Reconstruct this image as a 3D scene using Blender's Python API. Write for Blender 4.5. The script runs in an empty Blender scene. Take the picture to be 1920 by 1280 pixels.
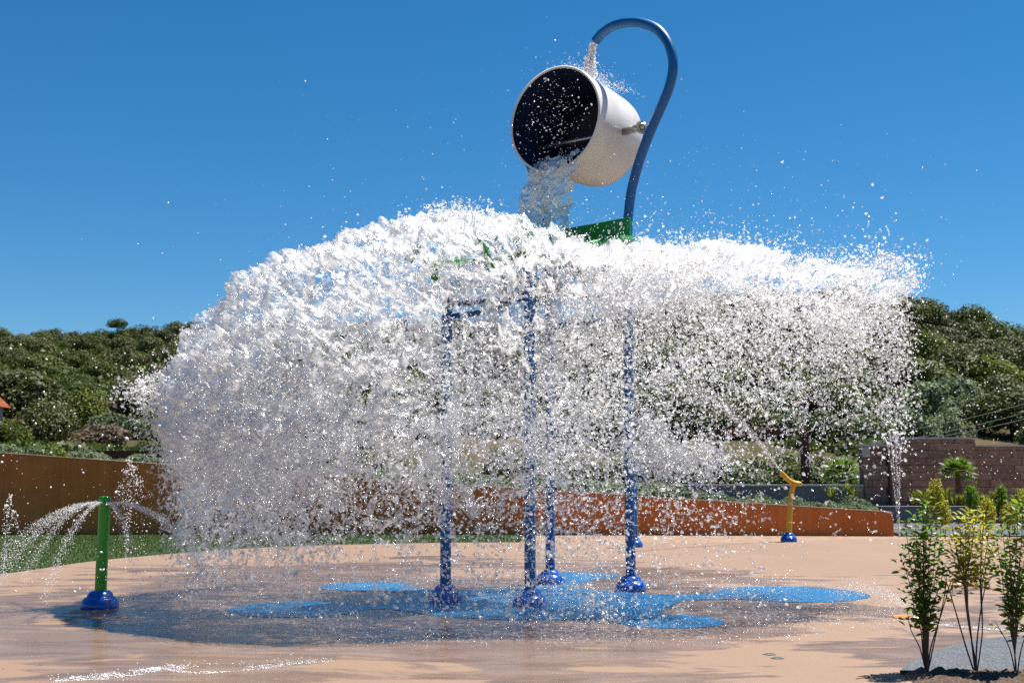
import bpy, bmesh, math, random
import numpy as np
from mathutils import Vector, Matrix, Quaternion

random.seed(7)
RNG = np.random.default_rng(11)
scene = bpy.context.scene
col = scene.collection

# ------------------------------------------------------------------ camera
F = 2210.0                       # focal length in photo pixels (1920 wide)
PITCH = math.atan(241.0 / F)
CAM_H = 1.5
cam_data = bpy.data.cameras.new('camera')
cam = bpy.data.objects.new('camera', cam_data)
col.objects.link(cam)
cam.location = (0, 0, CAM_H)
cam.rotation_euler = (math.pi / 2 + PITCH, 0, 0)
cam_data.sensor_width = 36.0
cam_data.lens = F / 1920.0 * 36.0
cam_data.clip_start = 0.1
cam_data.clip_end = 6000
cam_data.dof.use_dof = True
cam_data.dof.focus_distance = 13.2
cam_data.dof.aperture_fstop = 4.0
scene.camera = cam

# ------------------------------------------------------------------ sky, sun, exposure
SUN_EL = math.radians(67)
SUN_DIR = Vector((0.87, 0.49, 0)).normalized()       # horizontal direction towards the sun
world = bpy.data.worlds.new('World')
scene.world = world
world.use_nodes = True
wn = world.node_tree
wn.nodes.clear()
sky = wn.nodes.new('ShaderNodeTexSky')
sky.sky_type = 'NISHITA'
sky.sun_disc = False
sky.sun_elevation = SUN_EL
sky.sun_rotation = math.atan2(SUN_DIR.x, SUN_DIR.y)
sky.altitude = 300
sky.air_density = 1.0
sky.dust_density = 0.0
sky.ozone_density = 10.0
bg = wn.nodes.new('ShaderNodeBackground')
bg.inputs['Strength'].default_value = 0.0505
wo = wn.nodes.new('ShaderNodeOutputWorld')
hs = wn.nodes.new('ShaderNodeHueSaturation')          # the deep polarised blue of the photograph
hs.inputs['Saturation'].default_value = 1.20
hs.inputs['Hue'].default_value = 0.492
wn.links.new(sky.outputs[0], hs.inputs['Color'])
wn.links.new(hs.outputs[0], bg.inputs[0])
wn.links.new(bg.outputs[0], wo.inputs[0])

sun_data = bpy.data.lights.new('sun', 'SUN')
sun_data.energy = 5.0
sun_data.angle = math.radians(0.53)
sun_data.color = (1.0, 0.95, 0.87)
sun = bpy.data.objects.new('sun', sun_data)
col.objects.link(sun)
to_sun = Vector((SUN_DIR.x * math.cos(SUN_EL), SUN_DIR.y * math.cos(SUN_EL), math.sin(SUN_EL)))
sun.rotation_euler = to_sun.to_track_quat('Z', 'Y').to_euler()
sun.location = (10, 10, 40)

scene.view_settings.view_transform = 'Standard'
scene.view_settings.look = 'None'
scene.view_settings.exposure = 1.12
scene.view_settings.gamma = 1.0
scene.render.engine = 'CYCLES'
cy = scene.cycles
cy.max_bounces = 14
cy.diffuse_bounces = 10
cy.glossy_bounces = 3
cy.transmission_bounces = 8
cy.transparent_max_bounces = 24
cy.caustics_reflective = False
cy.caustics_refractive = False
cy.use_denoising = False
cy.sample_clamp_indirect = 4.0

# ------------------------------------------------------------------ pixel helpers
CP, SP = math.cos(PITCH), math.sin(PITCH)
def ray(px, py):
    u = (px - 960.0) / F
    v = (py - 640.0) / F
    return Vector((u, CP + v * SP, SP - v * CP))
def gp(px, py, z=0.0):
    d = ray(px, py)
    t = (z - CAM_H) / d.z
    return Vector((d.x * t, d.y * t, z))
def at(px, py, Y):
    d = ray(px, py)
    t = Y / d.y
    return Vector((d.x * t, Y, CAM_H + d.z * t))

# ------------------------------------------------------------------ object helpers
def tag(o, label=None, cat=None, group=None, kind=None):
    if label: o['label'] = label
    if cat: o['category'] = cat
    if group: o['group'] = group
    if kind: o['kind'] = kind
    return o
def empty(name, loc=(0, 0, 0), rz=0.0):
    o = bpy.data.objects.new(name, None)
    o.empty_display_size = 0.2
    col.objects.link(o)
    o.location = loc
    o.rotation_euler = (0, 0, rz)
    return o
def link_mesh(name, me, m=None, parent=None, smooth=False):
    if m is not None and not me.materials:
        me.materials.append(m)
    if smooth:
        me.polygons.foreach_set('use_smooth', np.ones(len(me.polygons), dtype=bool))
    o = bpy.data.objects.new(name, me)
    col.objects.link(o)
    if parent is not None:
        o.parent = parent
    return o
def np_mesh(name, V, Fc, smooth=False):
    """V (n,3), Fc (m,k) int with constant k"""
    V = np.ascontiguousarray(V, dtype=np.float32)
    Fc = np.ascontiguousarray(Fc, dtype=np.int32)
    me = bpy.data.meshes.new(name)
    me.vertices.add(len(V))
    me.vertices.foreach_set('co', V.ravel())
    m, k = Fc.shape
    me.loops.add(m * k)
    me.loops.foreach_set('vertex_index', Fc.ravel())
    me.polygons.add(m)
    me.polygons.foreach_set('loop_start', np.arange(m, dtype=np.int32) * k)
    me.polygons.foreach_set('loop_total', np.full(m, k, dtype=np.int32))
    if smooth:
        me.polygons.foreach_set('use_smooth', np.ones(m, dtype=bool))
    me.update(calc_edges=True)
    return me
class MB:
    """collects simple shapes into one mesh"""
    def __init__(s):
        s.v = []; s.f = []
    def add(s, verts, faces):
        b = len(s.v)
        s.v += [tuple(p) for p in verts]
        s.f += [tuple(b + i for i in f) for f in faces]
    def box(s, c, d, M=None, jit=0.0):
        hx, hy, hz = d[0] / 2, d[1] / 2, d[2] / 2
        vs = []
        for z in (-hz, hz):
            for x, y in ((-hx, -hy), (hx, -hy), (hx, hy), (-hx, hy)):
                p = Vector((x, y, z))
                if jit: p += Vector([random.uniform(-jit, jit) for _ in range(3)])
                if M is not None: p = M @ p
                vs.append(p + Vector(c))
        s.add(vs, [(3, 2, 1, 0), (4, 5, 6, 7), (0, 1, 5, 4), (1, 2, 6, 5), (2, 3, 7, 6), (3, 0, 4, 7)])
    def tube(s, pts, rad, n=16, cap=True):
        pts = [Vector(p) for p in pts]
        if not hasattr(rad, '__len__'): rad = [rad] * len(pts)
        t0 = (pts[1] - pts[0]).normalized()
        ref = Vector((0, 0, 1)) if abs(t0.z) < 0.9 else Vector((1, 0, 0))
        nrm = t0.cross(ref).normalized()
        vs = []
        for i, p in enumerate(pts):
            if i == 0: t = pts[1] - pts[0]
            elif i == len(pts) - 1: t = pts[-1] - pts[-2]
            else: t = pts[i + 1] - pts[i - 1]
            t.normalize()
            nrm = (nrm - t * nrm.dot(t)).normalized()
            bn = t.cross(nrm)
            for k in range(n):
                a = 2 * math.pi * k / n
                vs.append(p + (nrm * math.cos(a) + bn * math.sin(a)) * rad[i])
        fs = []
        for i in range(len(pts) - 1):
            for k in range(n):
                fs.append((i * n + k, i * n + (k + 1) % n, (i + 1) * n + (k + 1) % n, (i + 1) * n + k))
        if cap:
            fs.append(tuple(reversed(range(n))))
            fs.append(tuple(range((len(pts) - 1) * n, len(pts) * n)))
        s.add(vs, fs)
    def lathe(s, prof, n=32, M=None, c=(0, 0, 0)):
        """prof list of (r,z) revolved about z"""
        vs = []
        for r, z in prof:
            for k in range(n):
                a = 2 * math.pi * k / n
                p = Vector((r * math.cos(a), r * math.sin(a), z))
                if M is not None: p = M @ p
                vs.append(p + Vector(c))
        fs = []
        for i in range(len(prof) - 1):
            for k in range(n):
                fs.append((i * n + k, i * n + (k + 1) % n, (i + 1) * n + (k + 1) % n, (i + 1) * n + k))
        if prof[0][0] > 1e-5: pass
        s.add(vs, fs)
    def prism(s, poly, z0, z1):
        n = len(poly)
        vs = [(p[0], p[1], z0) for p in poly] + [(p[0], p[1], z1) for p in poly]
        fs = [tuple(range(n, 2 * n)), tuple(reversed(range(n)))]
        fs += [(i, (i + 1) % n, n + (i + 1) % n, n + i) for i in range(n)]
        s.add(vs, fs)
    def build(s, name, m, parent=None, smooth=False, bevel=0.0, auto=None):
        me = bpy.data.meshes.new(name)
        me.from_pydata(s.v, [], s.f)
        bm = bmesh.new(); bm.from_mesh(me)
        bmesh.ops.recalc_face_normals(bm, faces=bm.faces)
        if bevel > 0:
            bmesh.ops.bevel(bm, geom=list(bm.edges), offset=bevel, segments=2, affect='EDGES', profile=0.5)
        bm.to_mesh(me); bm.free()
        o = link_mesh(name, me, m, parent, smooth)
        if auto is not None:
            try:
                me.set_sharp_from_angle(angle=math.radians(auto))
            except Exception:
                pass
        return o
def smooth_path(pts, per=8):
    """Catmull-Rom through the points"""
    pts = [Vector(p) for p in pts]
    P = [pts[0] * 2 - pts[1]] + pts + [pts[-1] * 2 - pts[-2]]
    out = []
    for i in range(1, len(P) - 2):
        a, b, c, d = P[i - 1], P[i], P[i + 1], P[i + 2]
        for k in range(per):
            t = k / per
            out.append(0.5 * ((2 * b) + (c - a) * t + (2 * a - 5 * b + 4 * c - d) * t * t + (3 * b - a - 3 * c + d) * t ** 3))
    out.append(pts[-1])
    return out

# vectorised value noise ------------------------------------------------
def _hash(ix, iy, iz, seed):
    h = (ix.astype(np.uint32) * np.uint32(374761393) + iy.astype(np.uint32) * np.uint32(668265263)
         + iz.astype(np.uint32) * np.uint32(2147483647) + np.uint32(seed * 974711 + 12345))
    h = (h ^ (h >> np.uint32(13))) * np.uint32(1274126177)
    h = (h ^ (h >> np.uint32(16))) * np.uint32(2246822519)
    h = h ^ (h >> np.uint32(15))
    return h.astype(np.float64) / 4294967295.0
def vnoise(P, scale=1.0, seed=0):
    Q = np.asarray(P, dtype=np.float64) * scale
    I = np.floor(Q).astype(np.int64); f = Q - I
    f = f * f * (3 - 2 * f)
    I = I + 100000
    r = 0
    for dx in (0, 1):
        wx = f[:, 0] if dx else 1 - f[:, 0]
        for dy in (0, 1):
            wy = f[:, 1] if dy else 1 - f[:, 1]
            for dz in (0, 1):
                wz = f[:, 2] if dz else 1 - f[:, 2]
                r = r + wx * wy * wz * _hash(I[:, 0] + dx, I[:, 1] + dy, I[:, 2] + dz, seed)
    return r
def fbm(P, scale, seed=0, octv=3):
    s = 0; a = 0.5; tot = 0
    for o in range(octv):
        s = s + a * vnoise(P, scale * 2.03 ** o, seed + o * 17); tot += a; a *= 0.55
    return s / tot

# ------------------------------------------------------------------ materials
class NT:
    def __init__(s, name):
        s.m = bpy.data.materials.new(name)
        s.m.use_nodes = True
        s.t = s.m.node_tree
        s.t.nodes.clear()
        s.out = s.n('ShaderNodeOutputMaterial')
    def n(s, typ, **kw):
        nd = s.t.nodes.new(typ)
        for k, v in kw.items():
            setattr(nd, k, v)
        return nd
    def l(s, a, b): s.t.links.new(a, b)
    def val(s, sock, v):
        if hasattr(v, 'is_linked') or isinstance(v, bpy.types.NodeSocket): s.l(v, sock)
        else: sock.default_value = v
    def coord(s, which='Object'):
        return s.n('ShaderNodeTexCoord').outputs[which]
    def pos(s):
        return s.n('ShaderNodeNewGeometry').outputs['Position']
    def mapping(s, vec, scale=(1, 1, 1), loc=(0, 0, 0)):
        mp = s.n('ShaderNodeMapping'); s.l(vec, mp.inputs[0])
        mp.inputs['Scale'].default_value = scale; mp.inputs['Location'].default_value = loc
        return mp.outputs[0]
    def noise(s, vec, scale, detail=4, rough=0.55, dist=0.0):
        n = s.n('ShaderNodeTexNoise')
        if vec is not None: s.l(vec, n.inputs['Vector'])
        n.inputs['Scale'].default_value = scale; n.inputs['Detail'].default_value = detail
        n.inputs['Roughness'].default_value = rough; n.inputs['Distortion'].default_value = dist
        return n.outputs['Fac']
    def ramp(s, fac, stops, interp='LINEAR'):
        r = s.n('ShaderNodeValToRGB'); s.l(fac, r.inputs[0])
        r.color_ramp.interpolation = interp
        el = r.color_ramp.elements
        while len(el) < len(stops): el.new(0.5)
        for e, (p, c) in zip(el, stops):
            e.position = p
            e.color = (c, c, c, 1) if not hasattr(c, '__len__') else (c[0], c[1], c[2], 1)
        return r.outputs[0]
    def math(s, op, a, b=0.0, clamp=False):
        m = s.n('ShaderNodeMath', operation=op, use_clamp=clamp)
        s.val(m.inputs[0], a); s.val(m.inputs[1], b)
        return m.outputs[0]
    def mix(s, fac, a, b, mode='MIX'):
        m = s.n('ShaderNodeMix', data_type='RGBA', blend_type=mode)
        s.val(m.inputs[0], fac)
        for i, v in ((6, a), (7, b)):
            if isinstance(v, bpy.types.NodeSocket): s.l(v, m.inputs[i])
            else: m.inputs[i].default_value = (v[0], v[1], v[2], 1)
        return m.outputs[2]
    def bump(s, h, strength=0.3, dist=0.02, normal=None):
        b = s.n('ShaderNodeBump'); s.l(h, b.inputs['Height'])
        b.inputs['Strength'].default_value = strength; b.inputs['Distance'].default_value = dist
        if normal is not None: s.l(normal, b.inputs['Normal'])
        return b.outputs[0]
    def principled(s, base, rough=0.5, normal=None, **kw):
        p = s.n('ShaderNodeBsdfPrincipled')
        if isinstance(base, bpy.types.NodeSocket): s.l(base, p.inputs['Base Color'])
        else: p.inputs['Base Color'].default_value = (base[0], base[1], base[2], 1)
        s.val(p.inputs['Roughness'], rough)
        if normal is not None: s.l(normal, p.inputs['Normal'])
        for k, v in kw.items():
            s.val(p.inputs[k.replace('_', ' ')], v)
        return p
    def finish(s, shader):
        s.l(shader.outputs[0] if hasattr(shader, 'outputs') else shader, s.out.inputs[0])
        return s.m

def paint(name, c, rough=0.25, coat=0.2):
    t = NT(name)
    p = t.pos()
    n1 = t.noise(p, 2.3, 5, 0.6)
    n2 = t.noise(p, 90, 2)
    base = t.mix(t.ramp(n1, [(0.35, 0.0), (0.7, 1.0)]), tuple(x * 0.88 for x in c), tuple(min(1, x * 1.06 + 0.004) for x in c))
    r = t.math('MULTIPLY_ADD', n1, 0.25); r.node.inputs[2].default_value = rough - 0.1
    return t.finish(t.principled(base, r, t.bump(n2, 0.04, 0.004), Coat_Weight=coat, Coat_Roughness=0.08, Specular_IOR_Level=0.35))
def leaf_mat(name, c1, c2, trans=0.35, rough=0.45, nscale=0.6, spec=0.4, hue=0.0):
    t = NT(name)
    oi = t.n('ShaderNodeObjectInfo')
    p = t.coord('Object')
    f = t.math('ADD', t.math('MULTIPLY', t.noise(p, nscale, 3), 0.65), t.math('MULTIPLY', oi.outputs['Random'], 0.5))
    cc = t.mix(t.ramp(f, [(0.3, 0.0), (0.8, 1.0)]), c1, c2)
    pr = t.principled(cc, rough, Specular_IOR_Level=spec)
    tr = t.n('ShaderNodeBsdfTranslucent')
    tc = t.mix(0.35, cc, (c2[0] * 1.5, c2[1] * 1.6, c2[2] * 0.7))
    t.l(tc, tr.inputs[0])
    mx = t.n('ShaderNodeMixShader'); mx.inputs[0].default_value = trans
    t.l(pr.outputs[0], mx.inputs[1]); t.l(tr.outputs[0], mx.inputs[2])
    return t.finish(mx)

M = {}
M['blue'] = paint('blue paint', (0.0005, 0.095, 0.29), 0.35, 0.05)
M['blue_base'] = paint('bright blue plastic', (0.003, 0.075, 0.38), 0.2)
M['green'] = paint('green paint', (0.02, 0.29, 0.012), 0.3)
M['roof_green'] = paint('roof green plastic', (0.01, 0.21, 0.022), 0.3)
M['yellow'] = paint('yellow paint', (0.62, 0.32, 0.004), 0.3)
M['bucket'] = paint('white bucket shell', (0.60, 0.59, 0.57), 0.35)
M['navy'] = paint('dark navy lining', (0.002, 0.012, 0.052), 0.6, 0.0)
M['steel'] = None
t = NT('brushed steel'); n = t.noise(t.mapping(t.pos(), (40, 40, 3)), 6, 3)
M['steel'] = t.finish(t.principled((0.42, 0.40, 0.36), t.ramp(n, [(0.3, 0.25), (0.7, 0.5)]), Metallic=0.85))

# aerated water: bright, scattering light both ways, with a wet gloss
def water_mat(name, tint=(0.95, 0.965, 0.975), trans=0.4, gloss=0.5, bscale=22.0, bstr=0.6, clear=0.0, rough=0.12, thin=0.0):
    t = NT(name)
    p = t.pos()
    nrm = None
    if bstr > 0:
        n1 = t.noise(p, bscale, 4, 0.6, 0.4)
        nrm = t.bump(n1, bstr, 0.03)
    df = t.n('ShaderNodeBsdfDiffuse'); df.inputs[0].default_value = (*tint, 1)
    tr = t.n('ShaderNodeBsdfTranslucent'); tr.inputs[0].default_value = (*tint, 1)
    gl = t.n('ShaderNodeBsdfGlossy'); gl.inputs[0].default_value = (1, 1, 1, 1); gl.inputs['Roughness'].default_value = rough
    if nrm is not None:
        for s in (df, tr, gl): t.l(nrm, s.inputs['Normal'])
    m1 = t.n('ShaderNodeMixShader'); m1.inputs[0].default_value = trans
    t.l(df.outputs[0], m1.inputs[1]); t.l(tr.outputs[0], m1.inputs[2])
    fr = t.n('ShaderNodeFresnel'); fr.inputs[0].default_value = 1.33
    if nrm is not None: t.l(nrm, fr.inputs['Normal'])
    ff = t.math('MULTIPLY', fr.outputs[0], gloss, True)
    m2 = t.n('ShaderNodeMixShader'); t.l(ff, m2.inputs[0])
    t.l(m1.outputs[0], m2.inputs[1]); t.l(gl.outputs[0], m2.inputs[2])
    last = m2
    if clear > 0:
        rf = t.n('ShaderNodeBsdfRefraction'); rf.inputs['IOR'].default_value = 1.2
        rf.inputs['Roughness'].default_value = 0.05; rf.inputs[0].default_value = (0.96, 0.985, 0.98, 1)
        if nrm is not None: t.l(nrm, rf.inputs['Normal'])
        m3 = t.n('ShaderNodeMixShader')
        n2 = t.ramp(t.noise(p, 9, 3), [(0.3, max(0, clear - 0.3)), (0.7, min(1, clear + 0.25))])
        t.l(n2, m3.inputs[0]); t.l(m2.outputs[0], m3.inputs[1]); t.l(rf.outputs[0], m3.inputs[2])
        last = m3
    if thin > 0:               # part of the light passes straight through the broken sheet
        tp = t.n('ShaderNodeBsdfTransparent')
        m4 = t.n('ShaderNodeMixShader'); m4.inputs[0].default_value = thin
        t.l(last.outputs[0], m4.inputs[1]); t.l(tp.outputs[0], m4.inputs[2])
        last = m4
    return t.finish(last)
M['foam'] = water_mat('white aerated water', tint=(0.985, 0.987, 0.99), trans=0.60, gloss=0.7, bscale=34, bstr=0.5, thin=0.57)
M['drop'] = water_mat('water drops', tint=(0.97, 0.975, 0.98), trans=0.10, gloss=1.0, bstr=0.0, rough=0.1)
M['shred'] = water_mat('torn water shreds', tint=(0.985, 0.987, 0.99), trans=0.60, gloss=1.0, bstr=0.0, rough=0.12, thin=0.48)
M['pour'] = water_mat('pouring water', tint=(0.90, 0.95, 0.93), trans=0.5, gloss=0.8, bscale=14, bstr=0.5, thin=0.08)
M['film_foam'] = water_mat('floor foam', trans=0.15, gloss=0.4, bscale=60, bstr=0.4)

# splash pad concrete: sandy pink, wet patches with a water film
t = NT('sandy concrete')
p = t.pos()
big = t.noise(p, 0.33, 5, 0.6, 0.6)
med = t.noise(t.mapping(p, (0.5, 1.6, 1)), 1.3, 5, 0.62, 0.8)
grain = t.noise(p, 70, 3, 0.7)
streak = t.noise(t.mapping(p, (0.6, 1.7, 1)), 1.1, 5, 0.62, 1.2)
vd = t.n('ShaderNodeVectorMath', operation='DISTANCE'); t.l(p, vd.inputs[0]); vd.inputs[1].default_value = (-1.2, 13.9, 0)
rad = t.math('SUBTRACT', 8.4, vd.outputs['Value'])
wet = t.math('ADD', t.math('MULTIPLY', rad, 0.10), t.math('MULTIPLY', t.math('SUBTRACT', t.math('ADD', t.math('MULTIPLY', big, 0.6), t.math('MULTIPLY', med, 0.4)), 0.5), 2.6))
wet = t.ramp(wet, [(0.22, 0.0), (0.34, 1.0)])
dry_c = t.mix(t.ramp(big, [(0.3, 0.0), (0.7, 1.0)]), (0.185, 0.115, 0.074), (0.215, 0.138, 0.092))
dry_c = t.mix(t.math('MULTIPLY', t.ramp(grain, [(0.45, 0.0), (0.65, 1.0)]), 0.25), dry_c, (0.14, 0.085, 0.055))
wet_glint_c = t.mix(t.ramp(streak, [(0.35, 0.0), (0.68, 1.0)]), (0.128, 0.074, 0.040), (0.228, 0.152, 0.104))  # brown wet patches, with paler streaks painted in as glints on the film
base = t.mix(wet, dry_c, wet_glint_c)
rip = t.noise(t.mapping(p, (1.0, 1.7, 1)), 11, 4, 0.65, 0.7)
h = t.mix(wet, t.math('MULTIPLY', grain, 0.25), rip)
rough = t.math('SUBTRACT', 0.78, t.math('MULTIPLY', wet, t.ramp(med, [(0.35, 0.64), (0.7, 0.46)])))
M['pad'] = t.finish(t.principled(base, rough, t.bump(h, 0.16, 0.02), Specular_IOR_Level=0.5))

t = NT('blue floor coating'); p = t.pos()
big = t.noise(p, 1.1, 4); rip = t.noise(t.mapping(p, (1, 1.7, 1)), 11, 4, 0.65, 0.7)
M['pad_blue'] = t.finish(t.principled(t.mix(big, (0.008, 0.098, 0.235), (0.02, 0.142, 0.30)), 0.28, t.bump(rip, 0.2, 0.02), Specular_IOR_Level=0.45))
t = NT('orange floor coating'); p = t.pos()
M['pad_orange'] = t.finish(t.principled(t.mix(t.noise(p, 3, 4), (0.55, 0.20, 0.02), (0.62, 0.26, 0.03)), 0.3, t.bump(t.noise(p, 12, 4), 0.3, 0.02)))
t = NT('grey aggregate paving'); p = t.pos()
v = t.n('ShaderNodeTexVoronoi'); t.l(p, v.inputs['Vector']); v.inputs['Scale'].default_value = 65
g = t.ramp(v.outputs['Color'], [(0.2, (0.03, 0.033, 0.037)), (0.6, (0.065, 0.069, 0.075)), (0.95, (0.17, 0.175, 0.18))])
g = t.mix(t.math('MULTIPLY', t.noise(p, 1.2, 4), 0.6), g, (0.062, 0.066, 0.072))
M['grey_pave'] = t.finish(t.principled(g, 0.5, t.bump(v.outputs['Distance'], 0.5, 0.01)))
t = NT('soil'); p = t.pos()
sn = t.noise(p, 18, 6, 0.7)
M['soil'] = t.finish(t.principled(t.ramp(sn, [(0.3, (0.05, 0.03, 0.02)), (0.7, (0.17, 0.11, 0.075))]), 0.9, t.bump(sn, 1.0, 0.05)))
t = NT('dry earth'); p = t.pos()
sn = t.noise(p, 3.5, 6, 0.7)
M['dirt'] = t.finish(t.principled(t.ramp(sn, [(0.3, (0.15, 0.095, 0.06)), (0.7, (0.33, 0.22, 0.15))]), 0.95, t.bump(sn, 0.8, 0.06)))
t = NT('hillside earth'); p = t.pos()
s1 = t.noise(p, 0.07, 5, 0.6); s2 = t.noise(p, 0.6, 5, 0.7)
hc = t.ramp(t.math('ADD', t.math('MULTIPLY', s1, 0.6), t.math('MULTIPLY', s2, 0.4)),
            [(0.36, (0.03, 0.036, 0.013)), (0.5, (0.055, 0.05, 0.022)), (0.62, (0.10, 0.065, 0.034)), (0.75, (0.17, 0.10, 0.052))])
M['hill'] = t.finish(t.principled(hc, 0.95, t.bump(s2, 0.6, 0.4), Specular_IOR_Level=0.1))
t = NT('lawn'); p = t.pos()
M['lawn'] = t.finish(t.principled(t.mix(t.noise(p, 1.2, 5), (0.025, 0.045, 0.01), (0.038, 0.06, 0.014)), 0.8, t.bump(t.noise(p, 40, 3), 0.6, 0.03), Specular_IOR_Level=0.2))
M['grass'] = leaf_mat('grass blades', (0.03, 0.06, 0.011), (0.055, 0.092, 0.02), 0.3, 0.5, 2.0, 0.25)
t = NT('ochre render'); p = t.pos()
s1 = t.noise(t.mapping(p, (0.35, 0.35, 1.2)), 1.2, 5, 0.6); s2 = t.noise(p, 35, 3)
s3 = t.noise(t.mapping(p, (3.0, 3.0, 0.22)), 2.0, 5, 0.65)
M['ochre'] = t.finish(t.principled(t.mix(t.ramp(t.math('ADD', t.math('MULTIPLY', s1, 0.45), t.math('MULTIPLY', s3, 0.55)), [(0.34, 0.0), (0.64, 1.0)]), (0.45, 0.125, 0.033), (0.64, 0.195, 0.050)), 0.85, t.bump(s2, 0.25, 0.02), Specular_IOR_Level=0.2))
M['coping'] = paint('pale coping', (0.36, 0.20, 0.11), 0.75, 0.0)
M['rust'] = paint('weathered rust steel', (0.105, 0.03, 0.016), 0.7, 0.0)
M['grey_wall'] = paint('grey concrete', (0.18, 0.178, 0.18), 0.85, 0.0)
M['white_wall'] = paint('white plaster', (0.45, 0.445, 0.43), 0.8, 0.0)
M['roof_tile'] = paint('terracotta tiles', (0.50, 0.14, 0.055), 0.8, 0.0)
M['cable'] = paint('grey cable', (0.35, 0.36, 0.36), 0.6, 0.0)
M['dark_glass'] = paint('dark window glass', (0.02, 0.025, 0.03), 0.1, 0.3)
t = NT('brown stone'); oi = t.n('ShaderNodeObjectInfo'); p = t.pos()
s1 = t.noise(p, 6, 6, 0.7)
sc = t.mix(oi.outputs['Random'], (0.26, 0.165, 0.125), (0.37, 0.25, 0.19))
sc = t.mix(t.ramp(s1, [(0.35, 0.7), (0.65, 0.0)]), sc, (0.13, 0.08, 0.06))
M['stone'] = t.finish(t.principled(sc, 0.9, t.bump(s1, 0.7, 0.04), Specular_IOR_Level=0.2))
M['mortar'] = paint('mortar', (0.16, 0.11, 0.085), 0.95, 0.0)
t = NT('bark'); p = t.coord('Object'); bn = t.noise(t.mapping(p, (8, 8, 1.5)), 5, 5, 0.7)
M['bark'] = t.finish(t.principled(t.ramp(bn, [(0.3, (0.045, 0.028, 0.018)), (0.7, (0.16, 0.105, 0.07))]), 0.9, t.bump(bn, 0.8, 0.01)))
M['pine'] = leaf_mat('pine needles', (0.036, 0.058, 0.012), (0.085, 0.112, 0.024), 0.22, 0.6, 0.8, 0.2)
M['oak'] = leaf_mat('evergreen oak leaves', (0.046, 0.060, 0.016), (0.100, 0.108, 0.034), 0.22, 0.55, 0.8, 0.25)
M['bright'] = leaf_mat('bright pine needles', (0.055, 0.080, 0.012), (0.12, 0.145, 0.022), 0.28, 0.6, 0.8, 0.2)
M['greyleaf'] = leaf_mat('grey green leaves', (0.075, 0.11, 0.055), (0.15, 0.19, 0.11), 0.3, 0.55, 0.8, 0.25)
M['scrub'] = leaf_mat('dry scrub twigs', (0.10, 0.075, 0.055), (0.19, 0.145, 0.11), 0.2, 0.8, 0.8, 0.1)
M['lime'] = leaf_mat('lime shrub leaves', (0.085, 0.13, 0.012), (0.19, 0.22, 0.022), 0.35, 0.5, 2.0, 0.3)
M['privet'] = leaf_mat('dark privet leaves', (0.06, 0.13, 0.014), (0.16, 0.26, 0.034), 0.60, 0.35, 3.0, 0.35)
M['variegated'] = leaf_mat('variegated yellow leaves', (0.19, 0.21, 0.022), (0.50, 0.45, 0.07), 0.55, 0.35, 3.0, 0.5)
M['palm'] = leaf_mat('palm fronds', (0.06, 0.12, 0.015), (0.15, 0.24, 0.03), 0.35, 0.4, 2.0, 0.4)
M['dry_leaf'] = leaf_mat('dry brown leaf', (0.20, 0.08, 0.03), (0.30, 0.13, 0.05), 0.3, 0.5)

# ------------------------------------------------------------------ terrain
WALL_L = gp(-420, 1000); WALL_R = gp(1676, 1000)
def wall_z(px):
    return float(np.interp(px, [-420, 0, 700, 1676, 1700], [2.2, 1.88, 1.25, 0.47, 0.45]))
def px_of(x, y):
    return 960 + F * x / max(1.0, y * CP)
RIDGE = ([-900, -300, 0, 120, 370, 700, 950, 1150, 1300, 1450, 1600, 1760, 1850, 1920, 2200, 2900],
         [640, 612, 618, 622, 606, 600, 600, 580, 560, 540, 545, 575, 598, 612, 640, 660])
RDIST = ([-900, 700, 1100, 1350, 2900], [290, 270, 200, 165, 150])
def terr(x, y):
    u = px_of(x, y)
    D = float(np.interp(u, *RDIST)); yr = float(np.interp(u, *RIDGE))
    zr = (881 - yr) / F * D + CAM_H - 3.2
    z0 = wall_z(u) - 0.12 if u < 1660 else float(np.interp(u, [1660, 1700], [0.33, 0.0]))
    Y0 = 46.0
    if y <= Y0: return z0
    if y <= D:
        q = (y - Y0) / (D - Y0)
        bump = 1.6 * math.sin(x * 0.06 + 1.3) * math.sin(y * 0.045) * min(1, q * 3) * (1 - q)
        return z0 + (zr - z0) * q ** 1.45 + bump
    return zr - (y - D) * 0.06
# hillside as one sheet behind the retaining wall
us = np.linspace(-1500, 1660, 120).tolist() + np.linspace(1664, 3400, 60).tolist()
ds = [0.0] + (np.linspace(0.02, 1, 70) ** 1.4).tolist()
V = []; Fq = []
for i, u in enumerate(us):
    for k, q in enumerate(ds):
        ys = WALL_L.y + 0.15 if u < 1662 else 40.0
        y = ys + q * (420 - ys)
        x = (u - 960) / F * y * CP
        z = terr(x, y)
        if u > 1662 and y < 46: z = -0.06
        V.append((x, y, z))
nk = len(ds)
for i in range(len(us) - 1):
    for k in range(nk - 1):
        a = i * nk + k
        Fq.append((a, a + nk, a + nk + 1, a + 1))
tag(link_mesh('hillside', np_mesh('hillside', np.array(V), np.array(Fq), True), M['hill']), kind='structure')
mb = MB(); mb.add([(-3000, -200, -0.08), (3000, -200, -0.08), (3000, 4000, -0.08), (-3000, 4000, -0.08)], [(0, 1, 2, 3)])
tag(mb.build('ground', M['dirt']), kind='structure')

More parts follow.
